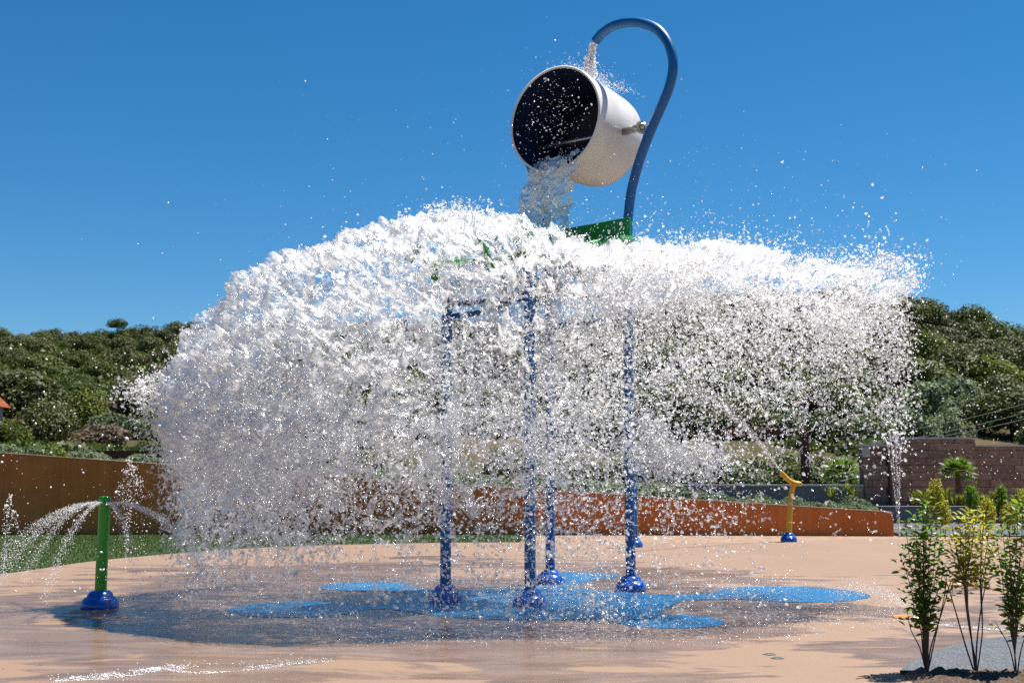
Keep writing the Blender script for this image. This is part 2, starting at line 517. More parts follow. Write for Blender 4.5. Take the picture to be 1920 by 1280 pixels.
# ------------------------------------------------------------------ splash pad and floors
pad_far = [gp(*p) for p in [(-900, 1180), (-420, 1122), (0, 1076), (170, 1052), (330, 1037), (470, 1027), (600, 1022), (830, 1017),
                            (1100, 1016), (1350, 1017), (1500, 1014), (1650, 1010), (1900, 1011), (2200, 1030), (2700, 1080)]]
pad_far = smooth_path(pad_far, 6)
near = [Vector((14, 4, 0)), Vector((4, -2, 0)), Vector((-6, -2, 0)), Vector((-14, 3, 0))]
poly = list(pad_far) + near
mb = MB(); mb.prism([(p.x, p.y) for p in poly], -0.07, 0.0)
tag(mb.build('splash_pad', M['pad']), kind='structure')
# lawn between the pad edge and the wall
lw = [gp(-900, 1180), gp(-420, 1122)] + [p + Vector((0, -0.25, 0)) for p in pad_far[6:48]]
lawn_poly = [(p.x, p.y) for p in pad_far[:46]] + [(gp(985, 1000).x, WALL_L.y - 0.02), (WALL_L.x - 6, WALL_L.y - 0.02)]
mb = MB(); mb.prism(lawn_poly, -0.06, -0.012)
tag(mb.build('lawn', M['lawn']), kind='structure')
# bare earth bed on the right
bed = [(gp(985, 1000).x, 23.0), (gp(2300, 1010).x, 23.0), (gp(2300, 1010).x, 27.2), (gp(985, 1000).x, WALL_L.y - 0.02)]
mb = MB(); mb.prism(bed, -0.065, -0.03)
tag(mb.build('earth_bed', M['dirt']), kind='structure')
# grey road on the right behind the pad
x0 = gp(1672, 1000).x
mb = MB(); mb.prism([(x0 + 0.2, 27.6), (40, 27.6), (40, 34.0), (x0 + 0.6, 34.0)], -0.06, -0.004)
tag(mb.build('road', M['grey_pave']), kind='structure')
mb = MB(); mb.prism([(x0 + 0.25, 30.6), (40, 30.6), (40, 31.3), (x0 + 0.3, 31.3)], -0.002, 0.004)
tag(mb.build('road_line', M['pad']), kind='structure')
# grey aggregate patch and soil bed in the near right corner
gpch = smooth_path([gp(1688, 1258), gp(1702, 1246), gp(1740, 1226), gp(1785, 1211), gp(1850, 1198), gp(1925, 1191), gp(2080, 1186), gp(2300, 1190)], 6)
mb = MB(); mb.prism([(p.x, p.y) for p in gpch] + [(gp(2300, 1262).x, gp(2300, 1262).y), (gp(1692, 1262).x, gp(1692, 1262).y)], 0.004, 0.008)
tag(mb.build('aggregate_paving', M['grey_pave']), kind='structure')
sa, sb = gp(1690, 1263), gp(2400, 1268)
rows = 70; colsN = 170
fx, fy = np.meshgrid(np.linspace(0, 1, colsN), np.linspace(0, 1, rows))
fx = fx.ravel(); fy = fy.ravel()
V = np.stack([sa.x - 0.12 * fy + (sb.x - sa.x) * fx, sa.y - 1.4 * fy, fx * 0], 1)
V[:, 2] = 0.003 + np.minimum(1, np.minimum(fy * 25, (1 - fy) * 12)) * np.minimum(1, fx * 20 + 0.05) * (0.012 + 0.09 * np.clip(fbm(V, 14, 5, 3) - 0.40, 0, 1) + 0.03 * fbm(V, 45, 6, 2))
ii = np.arange(rows * colsN).reshape(rows, colsN)
Fq = np.stack([ii[:-1, :-1].ravel(), ii[1:, :-1].ravel(), ii[1:, 1:].ravel(), ii[:-1, 1:].ravel()], 1)
tag(link_mesh('soil_bed', np_mesh('soil_bed', V, Fq, False), M['soil']), kind='structure')
mb = MB(); mb.box(((sa.x + sb.x) / 2, sa.y + 0.02, 0.012), (sb.x - sa.x, 0.03, 0.022))
tag(mb.build('bed_edging', M['soil']), kind='structure')

# blue splash shape painted on the floor: a disc with round-ended arms
def blob(c, r, n=28):
    return [(c.x + r * math.cos(2 * math.pi * k / n), c.y + r * math.sin(2 * math.pi * k / n)) for k in range(n)]
cen = Vector((0.22, 13.72, 0))
arms = [(gp(1482, 1113), 0.93, 0.58), (gp(1255, 1164), 0.55, 0.30), (gp(560, 1141), 0.75, 0.35), (gp(690, 1099), 0.62, 0.45),
        (gp(1080, 1079), 0.62, 0.5)]
def floor_spot(r_of):
    return [(cen.x + r_of(a) * math.cos(a), cen.y + r_of(a) * math.sin(a)) for a in np.linspace(0, 2 * math.pi, 160, endpoint=False)]
# signed-distance union sampled on a grid and turned into one flat sheet
def sdf(P):
    d = np.hypot(P[:, 0] - cen.x, (P[:, 1] - cen.y)) - 1.62
    for (c, r, neck) in arms:
        dc = np.hypot(P[:, 0] - c.x, P[:, 1] - c.y) - r
        a = np.array([cen.x, cen.y]); b = np.array([c.x, c.y]); ab = b - a
        tt = np.clip(((P - a) @ ab) / (ab @ ab), 0, 1)
        wv = neck * (0.55 + 0.9 * (tt - 0.62) ** 2 * 4)
        ds_ = np.hypot(*(P - a - tt[:, None] * ab).T) - np.minimum(wv, r)
        dn = np.minimum(dc, ds_)
        k = 0.35; hh = np.clip(0.5 + 0.5 * (dn - d) / k, 0, 1)
        d = dn * (1 - hh) + d * hh - k * hh * (1 - hh)
    return d
gx = np.arange(-5, 6.5, 0.04); gy = np.arange(10.2, 18, 0.04)
GX, GY = np.meshgrid(gx, gy, indexing='ij')
Pg = np.stack([GX.ravel(), GY.ravel()], 1)
sd = sdf(Pg)
sd2 = sd.reshape(GX.shape)
idx = np.arange(len(Pg)).reshape(GX.shape)
keep = (sd2[:-1, :-1] < 0.02) & (sd2[1:, :-1] < 0.02) & (sd2[:-1, 1:] < 0.02) & (sd2[1:, 1:] < 0.02)
q = np.stack([idx[:-1, :-1][keep], idx[1:, :-1][keep], idx[1:, 1:][keep], idx[:-1, 1:][keep]], 1)
used, inv = np.unique(q, return_inverse=True)
Vb = np.c_[Pg[used], np.full(len(used), 0.004)]
tag(link_mesh('blue_floor_marking', np_mesh('blue_floor_marking', Vb, inv.reshape(q.shape)), M['pad_blue']), kind='structure')

# two orange spots with a flush nozzle each
def floor_nozzle(px, py, r, label):
    c = gp(px, py)
    e = empty('floor_nozzle', (c.x, c.y, 0))
    mb = MB(); mb.prism(blob(Vector((0, 0, 0)), r, 36), 0.004, 0.0065); mb.build('painted_ring', M['pad_orange'], e)
    mb = MB(); mb.lathe([(0.0, 0.022), (0.05, 0.02), (0.075, 0.0068)], 24); mb.build('nozzle', M['steel'], e, True)
    tag(e, label, 'floor nozzle', 'floor nozzles on orange spots')
    return c
noz_a = floor_nozzle(1716, 1157, 0.22, 'orange floor spot with spraying nozzle beside the dark green front shrub')
noz_b = floor_nozzle(1797, 1094, 0.24, 'orange floor spot seen behind the stems of the yellow shrub')
def drain(px, py, label):
    c = gp(px, py); e = empty('floor_drain', (c.x, c.y, 0))
    mb = MB(); mb.prism(blob(Vector((0, 0, 0)), 0.055, 28), 0.003, 0.007); mb.build('cover', M['steel'], e)
    mb = MB(); mb.box((0, 0, 0.0085), (0.07, 0.012, 0.003)); mb.build('slot', M['navy'], e)
    tag(e, label, 'drain', 'round metal caps in the concrete')
drain(1443, 1226, 'pale round metal cap in sandy concrete, the left of two')
drain(1458, 1233, 'dark round metal cap in sandy concrete, the right of two')

# ------------------------------------------------------------------ retaining wall
e = empty('retaining_wall', (WALL_L.x, WALL_L.y, 0))
Vw = []; n = 60
pts = []
for i in range(n + 1):
    f = i / n
    p = WALL_L.lerp(WALL_R, f)
    px = px_of(p.x, p.y)
    pts.append((p.x - WALL_L.x, p.y - WALL_L.y, wall_z(px)))
mb = MB(); vs = []; fs = []
for (x, y, z) in pts:
    vs += [(x, y, -0.1), (x, y, z), (x, y + 0.28, z), (x, y + 0.28, -0.1)]
for i in range(n):
    a = i * 4
    for k in range(3): fs.append((a + k, a + k + 4, a + k + 5, a + k + 1))
fs += [(0, 1, 2, 3), (n * 4 + 3, n * 4 + 2, n * 4 + 1, n * 4)]
mb.add(vs, fs); mb.build('wall_body', M['ochre'], e)
mb = MB(); vs = []; fs = []
for (x, y, z) in pts:
    vs += [(x, y - 0.02, z + 0.002), (x, y - 0.02, z + 0.04), (x, y + 0.30, z + 0.04), (x, y + 0.30, z + 0.002)]
for i in range(n):
    a = i * 4
    for k in range(4): fs.append((a + k, a + k + 4, a + (k + 1) % 4 + 4, a + (k + 1) % 4))
fs += [(0, 1, 2, 3), (n * 4 + 3, n * 4 + 2, n * 4 + 1, n * 4)]
mb.add(vs, fs); mb.build('coping', M['coping'], e)
tag(e, 'long ochre rendered retaining wall sloping down to the right behind the lawn', 'wall')

# ------------------------------------------------------------------ tipping bucket tower
tower = empty('tipping_bucket_tower', (0, 0, 0))
tag(tower, 'blue steel tower with white tipping bucket pouring over a green roof', 'water tower')
TR = 0.0635
P_FRONT = gp(994, 1136); P_LEFT = gp(835, 1126); P_RIGHT = gp(1183, 1107); P_BACK = gp(1032, 1094)
tower.location = ((P_FRONT + P_LEFT + P_RIGHT + P_BACK) / 4)
TL = tower.location.copy()
def base_dome(parent, c, r=0.19, name='base_cover', m=None):
    mb = MB()
    prof = [(r * 1.0, 0.0), (r * 1.02, 0.03), (r * 0.98, 0.07), (r * 0.88, 0.10), (r * 0.76, 0.118), (r * 0.70, 0.122), (r * 0.68, 0.14),
            (r * 0.60, 0.165), (r * 0.48, 0.182), (r * 0.36, 0.187), (r * 0.30, 0.187)]
    mb.lathe(prof, 32, None, c)
    o = mb.build(name, m or M['blue_base'], parent, True)
    return o
def post(c, pts, label=None):
    mb = MB(); mb.tube([Vector(p) - TL for p in pts], TR, 20)
    o = mb.build('post', M['blue'], tower, True, auto=50)
    base_dome(o, Vector((c.x, c.y, 0.002)) - TL)
    return o
AX = (P_RIGHT - P_BACK); AX.z = 0; AX.normalize()      # axle direction, towards the camera's right
HB = Vector((-AX.y, AX.x, 0))
if HB.y > 0: HB = -HB                                   # pouring direction, towards the camera
def on_plane(px, py, c):
    """point on the vertical plane through c along the axle"""
    d = ray(px, py); o = Vector((0, 0, CAM_H))
    t = (c - o).dot(HB) / d.dot(HB)
    return o + d * t
hook_px = [(1181, 700), (1177, 440), (1179, 398), (1184, 358), (1194, 318), (1207, 278), (1223, 238), (1241, 198), (1255, 163), (1262, 128),
           (1259, 98), (1248, 73), (1230, 54), (1205, 44), (1180, 42), (1152, 48), (1130, 62), (1116, 78)]
hp = [on_plane(x, y, P_RIGHT) for x, y in hook_px]
hp = [Vector((P_RIGHT.x, P_RIGHT.y, 0)), Vector((P_RIGHT.x, P_RIGHT.y, 1.5)), Vector((P_RIGHT.x, P_RIGHT.y, 3.0))] + \
     [p for p in hp[1:]]
arm_prof = [((p - P_RIGHT).dot(AX), p.z) for p in hp]
hook_path = smooth_path(hp, 6)
HOOK_TIP = hp[-1]; HOOK_DIR = (hp[-1] - hp[-2]).normalized()
o_hook = post(P_RIGHT, hook_path)
o_hook['label'] = 'tall post ending in a hooked filling spout'
# the far arm mirrors it up to the axle
AXLE_R = on_plane(1214, 236, P_RIGHT)
AXLE_Z = AXLE_R.z
lp = []
for s_, z_ in arm_prof:
    if z_ > AXLE_Z + 0.12: break
    lp.append(Vector((P_BACK.x, P_BACK.y, 0)) - AX * s_ + Vector((0, 0, z_)))
post(P_BACK, smooth_path(lp, 6))
AXLE_L = lp[-1] + Vector((0, 0, -0.06))
ROOF_F = 3.95; ROOF_B = 4.55
post(P_FRONT, [(P_FRONT.x, P_FRONT.y, z) for z in (0, 1, 2, 3, 3.75)])
post(P_LEFT, [(P_LEFT.x, P_LEFT.y, z) for z in (0, 1, 2, 3, 3.75)])
# bracing under the roof
hub = Vector((0.35, 14.2, 3.75))
for c, zb in ((P_FRONT, 3.3), (P_LEFT, 3.3), (P_RIGHT, 3.75), (P_BACK, 3.75)):
    a = Vector((c.x, c.y, zb)); mid = a.lerp(hub, 0.5) + Vector((0, 0, -0.10))
    mb = MB(); mb.tube([p - TL for p in smooth_path([a, mid, hub + Vector((0, 0, 0.02))], 6)], 0.035, 12)
    mb.build('brace', M['blue'], tower, True)
for a, b in ((P_RIGHT, P_BACK), (P_FRONT, P_LEFT)):
    mb = MB(); mb.tube([Vector((a.x, a.y, 3.45)) - TL, Vector((b.x, b.y, 3.45)) - TL], 0.03, 12)
    mb.build('cross_bar', M['blue'], tower, True)
# green roof: two leaves sloping towards the pouring side, with a raised lip
RC = Vector((0.42, 14.15, 0))
def roof_pt(a, h, z):      # a along axle, h along pouring direction
    return RC + AX * a + HB * h + Vector((0, 0, z)) - TL
roof_o = None
for side in (-1, 1):
    grid = []
    na, nh = 8, 10
    mb = MB(); vs = []; fs = []
    for i in range(na + 1):
        for k in range(nh + 1):
            fa, fh = i / na, k / nh
            a = -0.15 + side * (0.01 + 0.72 * fa)
            h = -0.95 + 2.05 * fh
            z = 4.30 - 0.42 * fh - 0.05 * fa + 0.10 * abs(fa) ** 2 + 0.03 * math.sin(fh * 9)
            vs.append(roof_pt(a, h, z)); vs.append(roof_pt(a, h, z - 0.03))
    idx = lambda i, k, s: (i * (nh + 1) + k) * 2 + s
    for i in range(na):
        for k in range(nh):
            fs.append((idx(i, k, 0), idx(i + 1, k, 0), idx(i + 1, k + 1, 0), idx(i, k + 1, 0)))
            fs.append((idx(i, k, 1), idx(i, k + 1, 1), idx(i + 1, k + 1, 1), idx(i + 1, k, 1)))
    for i in range(na):
        for k in (0, nh): fs.append((idx(i, k, 0), idx(i, k, 1), idx(i + 1, k, 1), idx(i + 1, k, 0)))
    for k in range(nh):
        for i in (0, na): fs.append((idx(i, k, 0), idx(i, k + 1, 0), idx(i, k + 1, 1), idx(i, k, 1)))
    mb.add(vs, fs)
    rp = mb.build('roof_panel', M['roof_green'], tower, True, auto=40)
    mb = MB()
    mb.tube([roof_pt(-0.15 + side * 0.73, -0.95 + 2.05 * f, 4.30 - 0.42 * f + 0.05 + 0.03 * math.sin(f * 9)) for f in np.linspace(0, 1, 12)], 0.045, 10)
    mb.build('side_lip', M['roof_green'], rp, True)
mb = MB()
mb.box(roof_pt(-0.15, -0.92, 4.41), (1.46, 0.05, 0.44), Matrix.Rotation(math.atan2(AX.y, AX.x), 3, 'Z'))
mb.build('splash_board', M['roof_green'], tower, bevel=0.015)

for (px, py, Y) in ((785, 474, 13.3), (984, 436, 13.5), (888, 452, 13.2)):
    c = at(px, py, Y) - TL
    mb = MB(); mb.tube(smooth_path([c + Vector((-0.12, 0, -0.10)), c + Vector((0, -0.02, 0.05)), c + Vector((0.13, 0.03, -0.12)), c + Vector((0.2, 0.1, -0.3))], 5), 0.05, 10)
    mb.build('roof_fin', M['roof_green'], tower, True)
# bucket ---------------------------------------------------------------
AC = (AXLE_R + AXLE_L) / 2; AC.z = AXLE_Z             # axle centre, a little below the drum's own axis
BC = AC + Vector((0, 0, 0.11))
TILT = math.radians(2)
HBB = Matrix.Rotation(math.radians(6), 3, 'Z') @ HB
bdir = (HBB * math.cos(TILT) + Vector((0, 0, math.sin(TILT)))).normalized()   # from bottom to opening
AXB = bdir.cross(Vector((0, 0, 1))).normalized()
if AXB.dot(AX) < 0: AXB = -AXB
bup = bdir.cross(AXB).normalized()
if bup.z < 0: bup = -bup
BM = Matrix((AXB, bup, bdir)).transposed()       # local x axle, y up, z opening
BR = 0.70
a_open, b_bot = 0.70, 0.56
outer = [(0.0, -b_bot), (BR * 0.72, -b_bot), (BR * 0.84, -b_bot + 0.03), (BR * 0.90, -b_bot + 0.09), (BR * 0.925, -b_bot + 0.18),
         (BR * 0.96, 0.0), (BR * 0.995, a_open - 0.04), (BR * 1.0, a_open)]
mb = MB(); mb.lathe(outer, 64, BM, BC - TL)
bucket = mb.build('bucket', M['bucket'], tower, True, auto=50)
bucket['label'] = 'white drum bucket tipped over with dark navy inside'
mb = MB(); mb.lathe([(BR * 1.0, a_open), (BR * 1.012, a_open + 0.008), (BR * 0.985, a_open + 0.016), (BR * 0.965, a_open + 0.004)], 64, BM, BC - TL)
mb.build('rim', M['bucket'], bucket, True)
mb = MB(); mb.lathe([(0.0, -b_bot + 0.05), (BR * 0.78, -b_bot + 0.05), (BR * 0.88, -b_bot + 0.16), (BR * 0.965, a_open + 0.004)], 64, BM, BC - TL)
mb.build('lining', M['navy'], bucket, True)
mb = MB(); mb.tube([BC - AXB * BR * 0.93 + bdir * 0.2 + bup * -0.16 - TL, BC + AXB * BR * 0.93 + bdir * 0.2 + bup * -0.16 - TL], 0.028, 12)
mb.build('inner_rod', M['steel'], bucket, True)
mb = MB(); mb.tube([AC + AX * (BR * 0.90) - TL, AXLE_R - AX * 0.03 - TL], 0.052, 16)
mb.build('axle', M['steel'], bucket, True)
mb = MB(); mb.tube([AC - AX * (BR * 0.90) - TL, AXLE_L + AX * 0.03 - TL], 0.052, 16)
mb.build('axle', M['steel'], bucket, True)
for pA, s in ((AXLE_R, 1), (AXLE_L, -1)):
    mb = MB(); mb.tube([pA - AX * s * 0.12 - TL, pA - AX * s * 0.075 - TL], 0.085, 16)
    fl = mb.build('flange', M['steel'], tower, True, auto=50)
    for k in range(5):
        a = 2 * math.pi * k / 5
        c = pA - AX * s * 0.13 + (bup * math.cos(a) + bdir * math.sin(a)) * 0.062 - TL
        mb = MB(); mb.tube([c, c + AX * s * 0.07], 0.011, 8); mb.build('bolt', M['steel'], fl)

# ------------------------------------------------------------------ spray posts and cannon
def spray_post(px, py, h, mt, label, r=0.0635, lean=0.0, base=0.20):
    c = gp(px, py)
    e = empty('spray_post', (c.x, c.y, 0))
    mb = MB(); mb.tube([(0, 0, 0), (lean * 0.5, 0, h * 0.5), (lean, 0, h - 0.085)], r, 20); mb.build('post', mt, e, True, auto=50)
    mb = MB(); mb.tube([(lean, 0, h - 0.085), (lean, 0, h - 0.065)], r * 0.86, 20); mb.build('nozzle_ring', mt, e, True, auto=50)
    mb = MB(); mb.lathe([(r * 0.9, -0.065), (r * 1.04, -0.06), (r * 1.06, -0.03), (r * 0.98, -0.012), (r * 0.75, 0.0), (0.0, 0.004)], 24, None, (lean, 0, h))
    mb.build('cap', mt, e, True, auto=60)
    base_dome(e, Vector((0, 0, 0.002)), base)
    tag(e, label, 'spray post')
    return Vector((c.x + lean, c.y, h - 0.075))
SP_TOP = spray_post(187, 1139, 1.215, M['green'], 'green spray post on blue base spraying water sideways at the left', 0.0635, 0.015)
spray_post(1190, 1025, 1.45, M['blue'], 'blue spray post standing behind the hooked post of the bucket tower', 0.06, 0.0, 0.16)
c = gp(1479, 1015)
can = empty('water_cannon', (c.x, c.y, 0))
s_ = F / c.y / 1.0
def cl(px, py): return at(px, py, c.y) - Vector((c.x, c.y, 0))
mb = MB(); mb.tube([(0, 0, 0), cl(1480, 980), cl(1481, 945)], 0.06, 18); mb.build('lower_post', M['yellow'], can, True, auto=50)
mb = MB(); mb.tube([cl(1481, 946), cl(1481.5, 941)], 0.066, 18); mb.build('swivel_ring', M['steel'], can, True, auto=50)
mb = MB(); mb.tube([cl(1481.5, 941), cl(1484, 925), cl(1488, 906)], 0.058, 18); mb.build('upper_post', M['yellow'], can, True, auto=50)
mb = MB()
hpz = smooth_path([cl(1465, 885), cl(1471, 892), cl(1479, 900), cl(1489, 905), cl(1497, 906.5), cl(1503, 907)], 5)
mb.tube(hpz, [0.042] + [0.046 + 0.006 * math.sin(i / len(hpz) * 3) for i in range(len(hpz) - 3)] + [0.042, 0.030], 16)
mb.build('handle', M['yellow'], can, True, auto=60)
mb = MB(); mb.tube([cl(1462.5, 882), cl(1465.5, 885.5)], 0.03, 14); mb.build('nozzle', M['steel'], can, True)
base_dome(can, Vector((0, 0, 0.002)), 0.17)
tag(can, 'yellow water cannon on blue base shooting a jet up left', 'water cannon')
CAN_TIP = at(1462, 881, c.y)
CAN_DIR = (at(1420, 820, c.y - 0.6) - CAN_TIP).normalized()

# ------------------------------------------------------------------ WATER
OCT_V = np.array([(1, 0, 0), (-1, 0, 0), (0, 1, 0), (0, -1, 0), (0, 0, 1), (0, 0, -1)], float)
OCT_F = np.array([(0, 2, 4), (2, 1, 4), (1, 3, 4), (3, 0, 4), (2, 0, 5), (1, 2, 5), (3, 1, 5), (0, 3, 5)])
TET_V = np.array([(1, 1, 1), (-1, -1, 1), (-1, 1, -1), (1, -1, -1)], float) / 1.5
TET_F = np.array([(0, 1, 2), (0, 3, 1), (0, 2, 3), (1, 3, 2)])
CAP_V = np.array([(1, 0, -0.3), (0.2, 0.95, -0.1), (-0.85, 0.55, -0.35), (-0.8, -0.6, -0.1), (0.25, -0.95, -0.35), (0, 0, 0.6)], float)   # torn, curved shred of water
CAP_F = np.array([(0, 1, 5), (1, 2, 5), (2, 3, 5), (3, 4, 5), (4, 0, 5)])
def rand_rot(n):
    q = RNG.normal(size=(n, 4)); q /= np.linalg.norm(q, axis=1)[:, None]
    w, x, y, z = q.T
    return np.stack([np.stack([1 - 2 * (y * y + z * z), 2 * (x * y - z * w), 2 * (x * z + y * w)], 1),
                     np.stack([2 * (x * y + z * w), 1 - 2 * (x * x + z * z), 2 * (y * z - x * w)], 1),
                     np.stack([2 * (x * z - y * w), 2 * (y * z + x * w), 1 - 2 * (x * x + y * y)], 1)], 1)
def drops(name, P, R, label, cat, mt, stretch=0.8, tiny=False, parent=None):
    P = np.asarray(P); R = np.asarray(R)
    n = len(P)
    B, Fb = (TET_V, TET_F) if tiny else (CAP_V, CAP_F) if mt is M['shred'] else (OCT_V, OCT_F)
    S = np.stack([R * RNG.uniform(0.7, 1.1, n), R * RNG.uniform(0.7, 1.1, n), R * (1 + stretch * RNG.random(n) ** 2)], 1)
    A = rand_rot(n)
    V = np.einsum('nij,kj,nj->nki', A, B, S) + P[:, None, :]
    Fa = Fb[None] + (np.arange(n) * len(B))[:, None, None]
    me = np_mesh(name, V.reshape(-1, 3), Fa.reshape(-1, 3), True)
    o = link_mesh(name, me, mt, parent)
    tag(o, label, cat, kind='stuff')
    return o

WC = np.array([0.35, 13.75])
# profile of the thrown sheet for each direction (0 = right, 180 = left, 270 = towards the camera): r, z
PROF = {
    0:   [(0.5, 3.98), (1.2, 3.93), (2.0, 4.02), (2.8, 3.94), (3.45, 3.84), (3.9, 3.74), (4.18, 3.62), (4.24, 3.45), (4.24, 3.25)],
    45:  [(0.5, 4.00), (1.2, 3.98), (1.9, 4.10), (2.6, 3.98), (3.1, 3.80), (3.5, 3.60), (3.7, 3.40), (3.8, 3.2), (3.8, 3.0)],
    90:  [(0.4, 4.40), (1.0, 4.35), (1.7, 4.22), (2.3, 3.95), (2.7, 3.60), (2.95, 3.20), (3.1, 2.80), (3.1, 2.5), (3.1, 2.2)],
    135: [(0.4, 4.50), (1.1, 4.50), (1.9, 4.36), (2.7, 4.02), (3.3, 3.52), (3.7, 3.02), (3.9, 2.60), (3.9, 2.2), (3.8, 1.8)],
    180: [(0.3, 4.42), (1.0, 4.50), (1.85, 4.28), (2.75, 4.10), (3.55, 3.58), (4.12, 2.93), (4.38, 2.40), (4.32, 1.98), (4.08, 1.60)],
    225: [(0.3, 4.38), (1.0, 4.32), (1.8, 4.02), (2.5, 3.58), (3.1, 3.00), (3.5, 2.40), (3.65, 1.95), (3.6, 1.62), (3.45, 1.30)],
    270: [(0.3, 4.18), (0.8, 4.02), (1.3, 3.90), (1.75, 3.60), (2.1, 3.20), (2.35, 2.75), (2.5, 2.35), (2.5, 2.0), (2.45, 1.7)],
    315: [(0.4, 3.98), (1.0, 3.88), (1.5, 3.86), (1.95, 3.70), (2.4, 3.50), (2.7, 3.30), (2.9, 3.05), (3.0, 2.8), (3.0, 2.6)],
}
keys = sorted(PROF)
NP = 8
PA = np.array([PROF[k] for k in keys] + [PROF[0]])
def prof(theta_deg, t):
    """theta in degrees, t in [0,1] -> r, z"""
    th = np.mod(theta_deg, 360.0)
    f = th / 45.0; i = np.minimum(np.floor(f).astype(int), 7); w = f - i; w = w * w * (3 - 2 * w)
    s = np.clip(t, 0, 1) * NP; j = np.minimum(np.floor(s).astype(int), NP - 1); v = (s - j)
    def g(ii):
        return PA[ii, j] * (1 - v)[:, None] + PA[ii, j + 1] * v[:, None]
    rz = g(i) * (1 - w)[:, None] + g(i + 1) * w[:, None]
    return rz[:, 0], rz[:, 1]
def ang(theta, a):          # angular distance in degrees
    return np.abs(np.mod(theta - a + 180, 360) - 180)
def leftness(th):           # 1 on the thick left and front-left side
    return np.clip(1.30 - ang(th, 208) / 62.0, 0, 1)
def rightness(th):
    return np.clip(1.4 - ang(th, 8) / 36.0, 0, 1)
def frontness(th):
    return np.clip(1.3 - ang(th, 275) / 40.0, 0, 1)
def surf(th, t):
    r, z = prof(th, t)
    a = np.radians(th)
    return np.stack([WC[0] + r * np.cos(a), WC[1] + r * np.sin(a), z], 1), np.stack([np.cos(a), np.sin(a), np.zeros_like(a)], 1)

# continuous, torn core sheet
NTH, NT_ = 900, 320
TH, TT = np.meshgrid(np.linspace(0, 360, NTH, endpoint=False), np.linspace(0, 1.0, NT_), indexing='ij')
th = TH.ravel(); tt = TT.ravel()
P0, Rd = surf(th, tt)
nrm = Rd * (0.25 + 0.75 * tt)[:, None] + np.array([0, 0, 1.0]) * (1 - 0.7 * tt)[:, None]
nrm /= np.linalg.norm(nrm, axis=1)[:, None]
lump = fbm(P0, 2.2, 3, 3) - 0.5
rid = 1 - np.abs(2 * fbm(P0 * np.array([1, 1, 1.3]), 6.5, 9, 3) - 1) * 2.2
fine = fbm(P0, 22, 21, 2) - 0.5
Pc = P0 + nrm * (lump * 0.50 + (rid - 0.5) * 0.15 + fine * 0.11)[:, None]
Pc += (np.stack([fbm(P0, 14, 31 + k, 2) for k in range(3)], 1) - 0.5) * 0.10
hole = fbm(P0, 5.0, 41, 3) * 0.55 + fbm(P0, 17, 47, 3) * 0.45
Ln = leftness(th); Rn = rightness(th); Fn = frontness(th)
thL = np.interp(tt, [0, 0.15, 0.42, 0.58, 0.80, 0.92, 1.0], [0.32, 0.39, 0.385, 0.32, 0.35, 0.44, 0.62])
thR = np.interp(tt, [0, 0.30, 0.60, 0.80, 1.0], [0.32, 0.45, 0.53, 0.56, 0.76])
thF = np.interp(tt, [0, 0.20, 0.45, 0.70, 1.0], [0.30, 0.44, 0.58, 0.68, 0.80])
thB = np.interp(tt, [0, 0.25, 0.50, 1.0], [0.30, 0.42, 0.60, 0.80])
wB = np.clip(1 - np.maximum(np.maximum(Ln, Rn), Fn), 0, 1)
thr = (thL * Ln + thR * Rn + thF * Fn + thB * wB) / (Ln + Rn + Fn + wB)
ok = (hole > thr).reshape(NTH, NT_)
ids = np.arange(NTH * NT_).reshape(NTH, NT_)
i2 = np.roll(np.arange(NTH), -1)
okq = ok[:, :-1] & ok[i2][:, :-1] & ok[:, 1:] & ok[i2][:, 1:]
Q = np.stack([ids[:, :-1][okq], ids[i2][:, :-1][okq], ids[i2][:, 1:][okq], ids[:, 1:][okq]], 1)
used, inv = np.unique(Q, return_inverse=True)
me = np_mesh('water_dome', Pc[used], inv.reshape(Q.shape), True)
tag(link_mesh('water_dome', me, M['foam']), 'white churning dome of water thrown out around the green roof', 'water', kind='stuff')

